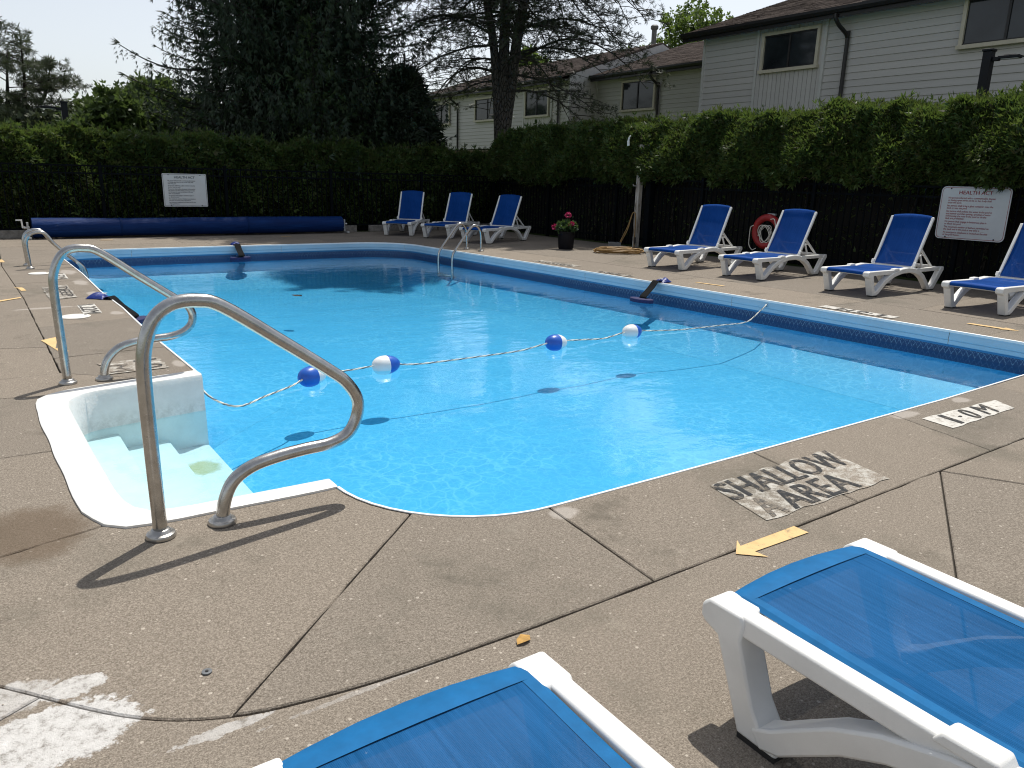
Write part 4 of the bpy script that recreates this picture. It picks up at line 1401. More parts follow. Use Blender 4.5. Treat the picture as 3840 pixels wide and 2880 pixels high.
# ------------------------------------------------------------------ trees
def spruce(label, base, H, Rf, z0, seed, mat='spruce', cat='tree', dens=1.0, hang=.55, trunk=.28, core=True, spiky=.07):
    R = np.random.RandomState(seed)
    t = thing('spruce_tree', label, cat, (*base, -.03))
    m = MB()
    m.tube([(0, 0, 0), (.02, 0, H * .3), (.0, .02, H * .6), (0, 0, H)], [trunk, trunk * .75, trunk * .42, .02], 10)
    m.build('trunk', 'bark_dark', t)
    wood = MB()
    Cs, Ds, Sz = [], [], []
    z = z0
    az = 0.0
    while z < H - .25:
        f = Rf(z)
        nb = max(3, int((5 + 2.2 * f) * min(1, dens + .2)))
        for k in range(nb):
            az = k * 2 * math.pi / nb + R.uniform(0, 6.28 / nb) + z * 2.4
            L_ = f * R.uniform(.72, 1.12)
            if L_ < .15:
                continue
            dr = R.uniform(.16, .34) * (1 if z < H * .7 else .3)
            tt = np.linspace(0, 1, max(5, int(L_ / .3) + 2))
            rr = tt * L_
            zz = z + R.uniform(-.12, .12) - dr * L_ * np.sin(tt * math.pi * .62) + .13 * L_ * tt ** 3
            wig = R.normal(0, .03, len(tt)).cumsum()
            px, py = math.cos(az) * rr - math.sin(az) * wig, math.sin(az) * rr + math.cos(az) * wig
            if L_ > .8:
                wood.tube(list(zip(px, py, zz)), list(.028 * L_ / 2.5 * (1 - .85 * tt) + .004), 3, caps=False)
            sp = .075 / dens
            n = max(3, int(L_ * .85 / sp))
            u = R.uniform(.12, 1.0, n) if L_ > 1 else R.uniform(.0, 1, n)
            bx, by, bz = np.interp(u, tt, px), np.interp(u, tt, py), np.interp(u, tt, zz)
            off = R.normal(0, .16 * L_ / 2.5 + .02, n)
            bx, by = bx - math.sin(az) * off, by + math.cos(az) * off
            hl = hang * R.uniform(.4, 1.15, n) * np.clip(1.25 - u * .65, .3, 1.2) * min(1, L_ / 1.4 + .25)
            for j in range(4):
                q = j / 4
                Cs.append(np.stack([bx + R.normal(0, .015, n), by + R.normal(0, .015, n), bz - hl * q], 1))
                d = np.stack([math.cos(az) * .35 + R.normal(0, .22, n), math.sin(az) * .35 + R.normal(0, .22, n), -np.ones(n) * (1.0 if j else .25)], 1)
                Ds.append(unit(d)); Sz.append(np.maximum(.10, hl * .38))
            # upper side and tip sprays
            k2 = max(2, n // 2)
            u = R.uniform(.3, 1.02, k2)
            Cs.append(np.stack([np.interp(u, tt, px) + R.normal(0, .05, k2), np.interp(u, tt, py) + R.normal(0, .05, k2), np.interp(u, tt, zz) + .01], 1))
            Ds.append(unit(np.stack([math.cos(az) + R.normal(0, .4, k2), math.sin(az) + R.normal(0, .4, k2), R.normal(.1, .25, k2)], 1))); Sz.append(R.uniform(.14, .26, k2))
        z += .30 / min(1.2, dens) * (1 + .03 * z)
    C, D, s = np.concatenate(Cs), np.concatenate(Ds), np.concatenate(Sz)
    V, Q = sprays(R, C, D, s * .85, 6, .20, spiky * 1.7)
    f_ = quads_mesh('foliage', V, Q, mat, t); f_['kind'] = 'stuff'
    if len(wood.v):
        wood.build('limbs', 'bark_dark', t, fixn=False)
    if core:
        n = 17000
        z = R.uniform(z0, H * .9, n)
        r = np.array([Rf(q) for q in z]) * np.sqrt(R.uniform(0, .40, n))
        a = R.uniform(0, 6.28, n)
        V, Q = sprays(R, np.stack([r * np.cos(a), r * np.sin(a), z], 1), unit(R.normal(size=(n, 3)) + np.array([0, 0, -.6])), R.uniform(.18, .36, n), 3, .45, .18)
        f_ = quads_mesh('inner_foliage', V, Q, mat, t); f_['kind'] = 'stuff'
    return t

def interp_prof(pts):
    zs, rs_ = [p[0] for p in pts], [p[1] for p in pts]
    return lambda z: float(np.interp(z, zs, rs_))
spruce('huge dark Norway spruce with drooping branches behind the back hedge', (6.7, 19.2), 15.5, interp_prof([(0, 3.2), (1.5, 3.9), (3.2, 4.0), (6, 3.7), (9, 2.9), (12, 1.5), (15.5, .1)]), .7, 21, dens=.92, hang=.75)
spruce('young spruce with lighter green tip before the huge spruce', (6.35, 16.9), 5.15, interp_prof([(0, 1.3), (2, 1.15), (3.5, .75), (5.15, .06)]), .5, 22, 'spruce_tip', dens=1.1, hang=.4, trunk=.09, core=False)
def spread_con(label, base, H, blobs, seed, mat, n=16000, size=(.12, .28), name='conifer_tree'):
    R = np.random.RandomState(seed)
    t = thing(name, label, 'tree', (*base, -.03))
    m = MB(); m.tube([(0, 0, 0), (0, 0, H * .9)], [.16, .04], 8); m.build('trunk', 'bark_dark', t)
    Cs, Ds = [], []
    tot = sum(b[3] * b[4] for b in blobs)
    for (x, y, z, r, h) in blobs:
        k = int(n * r * h / tot)
        p = unit(R.normal(size=(k, 3))) * (R.uniform(.25, 1, k) ** .45)[:, None]
        lum = 1 + .18 * np.sin(p[:, 0] * 7 + x) * np.sin(p[:, 2] * 6)
        C = np.stack([x + p[:, 0] * r * lum, y + p[:, 1] * r * lum, z + p[:, 2] * h], 1)
        Cs.append(C); Ds.append(unit(p + R.normal(size=(k, 3)) * .5 + np.array([0, 0, -.1])))
    V, Q = sprays(R, np.concatenate(Cs), np.concatenate(Ds), R.uniform(*size, sum(len(c) for c in Cs)), 3, .4, .28)
    f_ = quads_mesh('foliage', V, Q, mat, t); f_['kind'] = 'stuff'
    return t
spruce('dense blackish conifer with drooping tips right of the huge spruce', (9.05, 17.3), 4.5, interp_prof([(0, 1.5), (1.2, 1.75), (2.4, 1.55), (3.4, .95), (4.5, .08)]), .35, 23, 'darkcon', dens=1.35, hang=.36, trunk=.12)

def pine(label, base, stems, H, zb, Lf, seed, mat='pine', tuft=.10, nb=7, step=.34, sub=.30, twigs=5, droop=.3, upper=1.0, bark='bark', hideL=None):
    """stems: list of (polyline, radii); Lf(z) -> branch length"""
    R = np.random.RandomState(seed)
    t = thing('pine_tree', label, 'tree', (*base, -.03))
    for pl, rd in stems:
        m = MB()
        pts = smooth_path(pl, 5)
        rads = np.interp(np.linspace(0, 1, len(pts)), np.linspace(0, 1, len(rd)), rd)
        m.tube(pts, list(rads), 14)
        m.build('trunk', bark, t, smooth='all')
    wood = MB()
    Cs, Ds = [], []
    for si, (pl, rd) in enumerate(stems):
        zs = [p[2] for p in pl]
        z = zb[si]
        while z < zs[-1] - .2:
            x0, y0 = np.interp(z, zs, [p[0] for p in pl]), np.interp(z, zs, [p[1] for p in pl])
            az = R.uniform(0, 2 * math.pi)
            L_ = Lf(z) * R.uniform(.55, 1.1)
            n = 9
            tt = np.linspace(0, 1, n)
            rise = R.uniform(-.05, .28)
            zz = z + L_ * (rise * np.sin(tt * 2.2) - droop * R.uniform(.6, 1.3) * tt ** 2.2)
            wig = R.normal(0, .035 * L_, n).cumsum() * .5
            px, py = x0 + math.cos(az) * tt * L_ - math.sin(az) * wig, y0 + math.sin(az) * tt * L_ + math.cos(az) * wig
            wood.tube(list(zip(px, py, zz)), list((.008 + .0085 * L_) * (1 - .85 * tt) + .003), 5, caps=False)
            k = int(L_ * .85 / sub)
            for j in range(k):
                u = .15 + .85 * (j + R.uniform(0, 1)) / max(k, 1)
                u = min(u, 1)
                b = np.array([np.interp(u, tt, px), np.interp(u, tt, py), np.interp(u, tt, zz)])
                sa = az + (1 if j % 2 else -1) * R.uniform(.5, 1.15)
                l2 = R.uniform(.35, .75) * (1 - .50 * u) * min(L_, 4.0) * .62 + .2
                m_ = 5
                t2 = np.linspace(0, 1, m_)
                q = np.stack([b[0] + math.cos(sa) * t2 * l2, b[1] + math.sin(sa) * t2 * l2, b[2] + l2 * (R.uniform(-.1, .25) * t2 - R.uniform(.1, .5) * droop * 1.3 * t2 ** 2)], 1)
                q[1:] += R.normal(0, .02, (m_ - 1, 3))
                wood.tube(q.tolist(), list(.011 * (1 - .7 * t2) + .003), 3, caps=False)
                kk = max(2, int(l2 / (.5 / twigs) * .55))
                for _ in range(kk):
                    v = R.uniform(.25, 1)
                    c_ = np.array([np.interp(v, t2, q[:, 0]), np.interp(v, t2, q[:, 1]), np.interp(v, t2, q[:, 2])])
                    d = np.array([math.cos(sa), math.sin(sa), 0]) * .7 + R.normal(0, .6, 3)
                    d /= np.linalg.norm(d)
                    e_ = c_ + d * R.uniform(.06, .20)
                    wood.tube([c_.tolist(), e_.tolist()], [.0055, .003], 3, caps=False)
                    Cs.append(e_); Ds.append(d)
                Cs.append(q[-1]); Ds.append(q[-1] - q[-2])
            Cs.append(np.array([px[-1], py[-1], zz[-1]])); Ds.append(np.array([math.cos(az), math.sin(az), 0]))
            z += step * R.uniform(.6, 1.4) * (1.0 if z < 7 else upper)
    wood.build('limbs', 'twig', t, fixn=False)
    C, D = np.array(Cs), unit(np.array(Ds))
    V, Q = sprays(R, C, D, R.uniform(tuft * .7, tuft * 1.3, len(C)) * np.where(C[:, 2] > 7.6, 2.6, 1.0), nb, .30, .12)
    f_ = quads_mesh('foliage', V, Q, mat, t); f_['kind'] = 'stuff'
    return t
bx, by = 12.75, 18.0
pine('tall pine with three grey trunks and sparse drooping limbs before the townhouses', (bx, by),
     [([(.0, 0, 0), (.0, 0, 2.6), (.0, 0, 4.2), (.02, .0, 6.4), (.1, .1, 11), (.1, .1, 19)], [.21, .185, .17, .15, .11, .03]),
      ([(-.05, .03, 0), (-.08, .055, 2.6), (-.16, .115, 4.0), (-.25, .18, 5.2), (-.43, .31, 6.4), (-.62, .45, 8.0), (-1.0, .7, 15)], [.17, .155, .135, .125, .115, .10, .02]),
      ([(.05, -.03, 0), (.08, -.055, 2.6), (.195, -.14, 4.0), (.31, -.22, 5.3), (.46, -.33, 6.4), (.72, -.5, 8.2), (1.3, -.9, 16)], [.18, .165, .16, .155, .145, .12, .02])],
     19, [4.3, 4.4, 3.9], interp_prof([(3, 3.2), (5, 4.4), (8, 4.9), (12, 4.8), (16, 3.4), (19, .8)]), 31, tuft=.115, nb=10, step=.225, sub=.155, twigs=7, droop=.40, upper=.55)
pine('slim far pine at the left with several thin trunks and flat tiers', (1.75, 38.0),
     [([(-.1, 0, 0), (-.1, 0, 3.2), (.05, 0, 5), (.1, 0, 7.1)], [.14, .11, .06, .008]), ([(-.75, 0, 0), (-.7, 0, 3.2), (-.6, 0, 4.6), (-.4, 0, 6.3)], [.14, .12, .06, .008]), ([(.35, .0, 0), (.4, 0, 3.4), (.75, 0, 4.4), (1.1, 0, 5.6)], [.12, .10, .07, .02])],
     7.5, [3.7, 3.4, 3.1], interp_prof([(2.8, 1.9), (3.6, 2.4), (5.0, 2.0), (6.4, 1.3), (7.5, .5)]), 32, 'pine_far', tuft=.24, nb=14, step=.235, sub=.2, twigs=8, droop=-.03, bark='bark_dark')

def leafy(label, base, H, blobs, seed, mat='broad', n=9000, size=(.12, .24), trunk=.12, name='leafy_tree', gap=.0, group=None):
    R = np.random.RandomState(seed)
    t = thing(name, label, 'tree', (*base, -.03), 0, group)
    m = MB()
    m.tube([(0, 0, 0), (.05, 0, H * .35), (0, .05, H * .6)], [trunk, trunk * .8, trunk * .5], 8)
    for b in blobs:
        m.tube([(0, 0, H * .3), (b[0] * .5, b[1] * .5, (H * .35 + b[2]) / 2 + .1 * H), (b[0], b[1], b[2])], [trunk * .5, trunk * .3, .02], 5, caps=False)
    m.build('trunk', 'bark', t)
    Cs, Ds = [], []
    tot = sum(b[3] ** 2 for b in blobs)
    for (x, y, z, r) in blobs:
        k = int(n * r * r / tot)
        nc = max(6, int(k / 34))
        cc = unit(R.normal(size=(nc, 3))) * (R.uniform(.1, 1, nc) ** .5)[:, None] * r
        idx = R.randint(0, nc, k)
        p = cc[idx] + R.normal(size=(k, 3)) * r * .13
        Cs.append(p + np.array([x, y, z])); Ds.append(unit(p + R.normal(size=(k, 3)) * r * .8 + np.array([0, 0, .1 * r])))
    V, Q = sprays(R, np.concatenate(Cs), np.concatenate(Ds), R.uniform(*size, sum(len(c) for c in Cs)), 3, .75, .55)
    f_ = quads_mesh('crown', V, Q, mat, t); f_['kind'] = 'stuff'
    return t
leafy('airy pale leafed tree rising behind the townhouse roof', (27.5, 24.0), 10.0, [(0, 0, 7.2, 1.6), (-1.0, 1.0, 6.6, 1.2), (.6, -1.5, 7.0, 1.3), (.2, .8, 8.6, 1.1), (-.4, -.6, 8.2, 1.0), (.1, -2.2, 6.4, 1.0)], 41, 'broad', 6000, (.10, .20))
leafy('round bright green tree behind the roof beside the pine trunk', (26.0, 35.5), 8.4, [(0, 0, 6.3, 1.7), (.3, -1.4, 6.4, 1.5), (-.2, 1.6, 5.6, 1.5), (.2, -.4, 7.2, 1.2)], 42, 'broad', 9000, (.16, .3))
leafy('small yellow green tree over the roof left of the flue pipe', (28, 29.0), 8.5, [(0, 0, 6.9, 1.0), (.1, -1.2, 7.2, .9), (0, 1.4, 6.6, .9)], 43, 'broad', 4000, (.14, .26))
leafy('dull green bushy tree behind the low hedge left of the spruce', (4.4, 31.0), 4.2, [(0, 0, 2.9, 1.15), (-1.2, .2, 2.6, 1.0), (1.0, .2, 2.7, 1.0), (-.5, 0, 3.5, .65), (.5, .3, 3.5, .65), (1.6, 0, 2.3, .9)], 44, 'broad_dark', 12000, (.14, .27))
leafy('dark shrub tree left of the bushy tree under the far pine', (2.2, 36.0), 4.0, [(0, 0, 2.4, 1.0), (.9, 0, 2.8, .9), (1.3, .5, 2.2, 1.0), (-1.0, .3, 2.3, .9)], 45, 'pine_far', 7000, (.16, .30))
leafy('blackish tree at the left edge beyond the far pine', (.4, 46.0), 5.0, [(0, 0, 3.4, 1.2), (1.3, .5, 3.2, 1.1), (-1.4, .5, 3.2, 1.3), (.4, 0, 4.1, .7)], 46, 'darkcon', 6000, (.2, .36))
leafy('mid green tree between the spruce and the far townhouse', (11.5, 33.0), 6.0, [(0, 0, 3.6, 1.5), (1.2, .4, 3.0, 1.3), (-1.3, .2, 3.2, 1.3), (2.4, 0, 2.6, 1.2)], 47, 'broad_dark', 9000, (.18, .32))
leafy('broad tree far behind the spruce above the hedge line', (7.0, 40.0), 6.5, [(0, 0, 3.8, 1.7), (-2.0, 0, 3.2, 1.6), (2.2, .2, 3.4, 1.6)], 48, 'broad_dark', 9000, (.2, .36))
leafy('bright leafed tree glimpsed between pine limbs beyond the far gable', (19.5, 43.0), 8.5, [(0, 0, 5.8, 1.8), (-1.8, 0, 5.0, 1.6), (1.6, .4, 5.6, 1.5)], 49, 'broad', 9000, (.2, .36))
spread_con('small bright arborvitae behind the hedge at the right edge', (12.3, 2.95), 3.5, [(0, 0, 1.6, .62, 1.2), (0, 0, 2.5, .42, .75), (-.1, .42, 2.3, .22, .5)], 51, 'cedar', 5200, (.07, .15), 'arborvitae')

# ------------------------------------------------------------------ townhouses
def townhouse(label, X, y0, y1, zb, ze, wins, spouts, panels, siding, ridge=4.9, pitch=.335, near_return=None, gable_far=True, far_over=.45, near_over=.0):
    """facade in the plane x = X facing the pool (-x), from y0 (near) to y1 (far)"""
    t = thing('townhouse', label, 'house', (X, (y0 + y1) / 2, 0), 0, 'stepped row of townhouses')
    yc = (y0 + y1) / 2
    def Y(y): return y - yc
    # body behind the cladding
    m = MB()
    m.box((4.95, 0, (zb + ze) / 2), (9.84, y1 - y0 - .03, ze - zb))
    m.build('wall', siding, t)
    m = MB(); m.box((4.95, 0, zb / 2 - .05), (9.78, y1 - y0 - .06, zb - .0)); m.build('brick_base', 'brick', t)
    # clapboards, one object each
    p = .1525
    m = MB()
    ln = y1 - y0
    m.add([(-.004, -ln / 2, 0.003), (-.022, -ln / 2, 0.003), (-.004, -ln / 2, p), (-.004, ln / 2, .003), (-.022, ln / 2, .003), (-.004, ln / 2, p), (.025, -ln / 2, .003), (.025, ln / 2, .003), (.025, -ln / 2, p), (.025, ln / 2, p)],
          [(1, 2, 5, 4), (6, 1, 4, 7), (1, 6, 8, 2), (4, 5, 9, 7), (2, 8, 9, 5)])
    b0 = m.build('siding_board', siding, t)
    nb_ = int((ze - zb) / p)
    for i in range(nb_):
        o = b0 if i == 0 else b0.copy()
        if i: COL.objects.link(o)
        o.location = (0, 0, zb + i * p)
    if near_return:
        # boards on the near return wall (faces -y)
        m = MB()
        m.add([(-.02, -.004, .003), (-.02, -.022, .003), (-.02, -.004, p), (near_return, -.004, .003), (near_return, -.022, .003), (near_return, -.004, p), (-.02, .02, .003), (near_return, .02, .003)],
              [(1, 4, 5, 2), (0, 1, 2), (3, 5, 4), (6, 7, 4, 1)])
        r0 = m.build('siding_board', siding, t)
        for i in range(nb_):
            o = r0 if i == 0 else r0.copy()
            if i: COL.objects.link(o)
            o.location = (0, Y(y0), zb + i * p)
        m = MB(); m.box((-.02, Y(y0) - .02, (zb + ze) / 2), (.07, .07, ze - zb)); m.build('corner_trim', 'trim_white', t)
    m = MB(); m.box((-.02, Y(y1) + .01, (zb + ze) / 2), (.06, .06, ze - zb)); m.build('corner_trim', 'trim_white', t)
    # vertical board panels
    for (a, b) in panels:
        for j in range(2):
            m = MB(); m.box((-.035, Y((a, b)[j]), (zb + ze) / 2), (.06, .07, ze - zb - .01)); m.build('panel_trim', 'trim_white', t)
        n_ = int((b - a) / .125)
        m = MB(); m.box((0, 0, 0), (.02, .112, ze - zb - .02)); v0 = m.build('vertical_board', siding, t)
        bk = MB(); bk.box((-.024, Y((a + b) / 2), (zb + ze) / 2), (.006, b - a, ze - zb - .02)); bk.build('panel_backing', siding, t)
        for i in range(n_):
            o = v0 if i == 0 else v0.copy()
            if i: COL.objects.link(o)
            o.location = (-.033, Y(a + .07 + i * .125), (zb + ze) / 2)
    # windows: y range, z range
    for (a, b, z0, z1) in wins:
        wd = bpy.data.objects.new('window', None); COL.objects.link(wd); wd.parent = t
        wd.location = (-.08, Y((a + b) / 2), (z0 + z1) / 2)
        W_, H_ = b - a, z1 - z0
        m = MB()
        f_ = .075
        m.box((0, 0, H_ / 2 + f_ / 2), (.07, W_ + 2 * f_, f_)); m.box((-.008, 0, -H_ / 2 - f_ / 2), (.10, W_ + 2 * f_ + .06, f_))
        m.box((0, -W_ / 2 - f_ / 2, 0), (.07, f_, H_ - .002)); m.box((0, W_ / 2 + f_ / 2, 0), (.07, f_, H_ - .002))
        m.build('frame', 'trim', wd)
        m = MB(); m.box((.0, 0, 0), (.04, .05, H_ - .004)); m.box((0.004, 0, H_ / 2 - .016), (.03, W_ - .004, .03)); m.box((.004, 0, -H_ / 2 + .016), (.03, W_ - .004, .03)); m.build('mullion', 'gutter', wd)
        for s in (-1, 1):
            m = MB(); m.box((.016 + .006 * s, s * W_ / 4, 0), (.008, W_ / 2, H_)); m.build('pane', 'glass', wd)
    # roof: plane from the eave up to the ridge, and down behind
    eo = .42
    ya, yb = Y(y0) - near_over, Y(y1) + far_over
    ez = ze + .02
    rz_ = ez + (ridge + eo) * pitch
    m = MB()
    th = .05
    for (xa, za, xb, zb_) in ((-eo, ez, ridge, rz_), (ridge, rz_, 2 * ridge + eo, ez)):
        m.add([(xa, ya, za), (xb, ya, zb_), (xb, yb, zb_), (xa, yb, za), (xa, ya, za - th), (xb, ya, zb_ - th), (xb, yb, zb_ - th), (xa, yb, za - th)],
              [(0, 1, 2, 3), (4, 7, 6, 5), (0, 4, 5, 1), (3, 2, 6, 7), (0, 3, 7, 4), (1, 5, 6, 2)])
    rf = m.build('roof', 'shingle', t)
    sx = math.hypot(1, pitch)
    V, F = [], []
    R = np.random.RandomState(int(X * 10))
    rows = int((ridge + eo) * sx / .15)
    for i in range(rows):
        u0, u1 = i * .15 - .02, (i + 1) * .15 + .03
        y = ya + (-.16 if i % 2 else 0)
        while y < yb:
            wd_ = .32 * R.uniform(.8, 1.2)
            a_, b_ = max(y, ya), min(y + wd_ - .006, yb)
            if b_ > a_ + .01:
                o = len(V)
                lift = .010 + R.uniform(0, .010)
                for (u, yy, l) in ((u0, a_, lift), (u0, b_, lift), (u1, b_, .004), (u1, a_, .004), (u0, a_, .001), (u0, b_, .001)):
                    x = -eo + u / sx
                    V.append((x - l * pitch / sx, yy, ez + (x + eo) * pitch + l / sx))
                F += [(o, o + 1, o + 2, o + 3), (o + 4, o + 5, o + 1, o)]
            y += wd_
    me = np.array(V), np.array(F)
    sh = quads_mesh('shingles', me[0], me[1], 'shingle', rf)
    sh['kind'] = 'stuff'
    # gable walls
    for yy in (Y(y0) + .02, Y(y1) - .02):
        m = MB()
        zt = lambda x: ze - .045 + (min(x, 2 * ridge - x) + eo) * pitch
        gp = [(0.0, ze - .13), (0.0, zt(0)), (ridge, zt(ridge)), (2 * ridge, zt(2 * ridge)), (2 * ridge, ze - .13)]
        m.prism(gp, lambda a_, b_, h: (a_, h, b_), yy - .015, yy + .015)
        m.build('gable', 'trim_white', t)
    # soffit, gutter, downspouts
    m = MB(); m.box((-eo / 2, (ya + yb) / 2, ze - .10), (eo - .02, yb - ya - .02, .02)); m.build('soffit', 'trim_white', t)
    m = MB()
    m.prism([(-eo - .10, ez + .0), (-eo - .10, ez - .06), (-eo - .07, ez - .125), (-eo + .0, ez - .13), (-eo, ez - .002)], lambda a, b, h: (a, h, b), ya, yb)
    m.build('gutter', 'gutter', t)
    m = MB(); m.box((-eo + .02, (ya + yb) / 2, ez - .14), (.03, yb - ya, .14)); m.build('fascia', 'gutter', t)
    for y in spouts:
        m = MB()
        m.tube(smooth_path([(-eo - .04, Y(y) + .0, ze - .12), (-eo - .03, Y(y) - .01, ze - .22), (-eo + .08, Y(y) - .05, ze - .36), (-.16, Y(y) - .11, ze - .50), (-.09, Y(y) - .13, ze - .62), (-.085, Y(y) - .13, ze - .8), (-.085, Y(y) - .13, .15)], 4), .045, 8)
        m.build('downspout', 'gutter', t, smooth=True)
    return t
townhouse('nearest grey sided townhouse filling the upper right corner', 16.0, -9.0, 13.02, 2.5, 5.22, [(9.53, 11.02, 4.13, 4.93), (4.55, 6.15, 4.17, 5.02), (-1.0, .6, 4.15, 5.0)], [8.87, -4.0], [(9.33, 11.25)], 'siding', near_over=.4, far_over=.48)
townhouse('recessed middle townhouse between the nearest and the far ones', 20.2, 13.06, 22.20, 2.55, 5.28, [(19.0, 20.65, 3.98, 4.95)], [18.9], [], 'siding', far_over=-.02)
th3 = townhouse('far pale townhouse half hidden behind the pine trunks', 18.8, 22.24, 33.4, 2.62, 5.17, [(23.5, 25.0, 3.87, 4.82), (26.9, 28.9, 3.87, 4.75), (31.3, 32.7, 3.85, 4.72)], [22.95, 30.6], [(23.30, 25.2)], 'siding2', near_return=1.42, far_over=.35)
fl_ = thing('roof_flue', 'grey metal flue pipe standing on the middle townhouse roof', 'flue', (25.0, 24.1, 7.0))
m = MB(); m.lathe([(.11, -.6), (.11, .85)], 14); m.build('pipe', 'galv', fl_, smooth=True)
m = MB(); m.lathe([(.13, .85), (.17, .9), (.17, 1.0), (.12, 1.05)], 14); m.build('cap', 'galv', fl_, smooth=True)
hs = thing('far_house', 'pale gabled house corner just visible at the left edge', 'house', (-1.6, 47.0, 0))
m = MB(); m.box((0, 0, 1.5), (5.4, 5, 3.0)); m.build('wall', 'siding2', hs)
m = MB(); m.add([(-3.0, -2.8, 2.95), (3.0, -2.8, 2.95), (0, -2.8, 4.3), (-3.0, 2.8, 2.95), (3.0, 2.8, 2.95), (0, 2.8, 4.3)], [(0, 1, 2), (3, 5, 4), (1, 4, 5, 2), (0, 2, 5, 3), (0, 3, 4, 1)]); m.build('roof', 'shingle', hs)

# ------------------------------------------------------------------ lamp posts
def lamp(label, loc, h, head, w=.135):
    t = thing('lamp_post', label, 'lamp post', loc, 0, 'black square lamp posts behind the hedges')
    m = MB(); m.box((0, 0, h / 2), (w, w, h)); m.build('post', 'lamp_black', t, bevel=.008)
    m = MB(); m.box((0, 0, h + .018), (w + .03, w + .03, .036)); m.build('cap', 'lamp_black', t, bevel=.008)
    d = Vector((*head, 0)).normalized()
    ang = math.atan2(d.y, d.x)
    hd = bpy.data.objects.new('lamp_head', None); COL.objects.link(hd); hd.parent = t
    hd.location = (0, 0, h - .12); hd.rotation_euler = (0, 0, ang)
    m = MB(); m.box((w / 2 + .05, 0, 0), (.10, .07, .06)); m.box((w / 2 + .24, 0, .012), (.30, .16, .045)); m.box((w / 2 + .24, 0, .042), (.16, .1, .016)); m.build('housing', 'lamp_black', hd, bevel=.006)
    m = MB(); m.box((w / 2 + .25, 0, -.014), (.24, .13, .006)); m.build('lens', 'lens', hd)
    m = MB()
    for s in (-1, 1):
        m.bar((w / 2 + .38, s * .07, .02), (w / 2 + .47, s * .055, -.012), .012, .012)
    m.bar((w / 2 + .47, -.055, -.012), (w / 2 + .47, .055, -.012), .012, .012)
    m.build('visor', 'lamp_black', hd)
    return t
lamp('black lamp post with LED head above the tall right hedge', (12.5, 4.02, 0), 3.46, (.1, -1))
lamp('black lamp post with arm to the left above the low back hedge', (.90, 17.0, 0), 2.62, (-1, -.12), .12)

# ------------------------------------------------------------------ pool cover reel
rl = thing('cover_reel', 'long blue pool cover rolled on its reel before the back fence', 'pool cover', (2.98, 14.82, 0))
xs = np.linspace(-3.08, 3.08, 60)
R = np.random.RandomState(5)
prf = [(.176 + .004 * math.sin(x * 1.3) + R.uniform(-.002, .002) + (.006 if x < -2.0 else 0), x) for x in xs]
prf = [(.10, -3.085)] + prf + [(.10, 3.085)]
m = MB(); m.lathe(prf, 28, (0, 0, .205), axis='x')
m.build('cover_roll', 'cover', rl, smooth=True)
for x in (-1.58, .9):
    r_ = float(np.interp(x, xs, [q[0] for q in prf[1:-1]])) + .005
    m = MB(); m.lathe([(r_ - .003, x - .022), (r_, x - .018), (r_, x + .018), (r_ - .003, x + .022)], 28, (0, 0, .205), axis='x'); m.build('strap', 'strap', rl, smooth=True)
for s in (-1, 1):
    e = bpy.data.objects.new('end_stand', None); COL.objects.link(e); e.parent = rl; e.location = (s * 3.15, 0, 0)
    m = MB(); m.box((0, 0, .16), (.035, .10, .30)); m.bar((0, -.26, .03), (0, .26, .03), .05, .04); m.build('upright', 'alu', e, bevel=.005)
    m = MB(); m.lathe([(.03, -.05), (.03, .05)], 12, (s * .02, 0, .205), axis='x'); m.build('axle', 'steel', e, smooth=True)
m = MB(); m.bar((-3.23, 0, .205), (-3.24, -.02, .36), .02, .02); m.bar((-3.24, -.02, .35), (-3.33, -.02, .35), .022, .022); m.build('crank', 'float_white', rl)

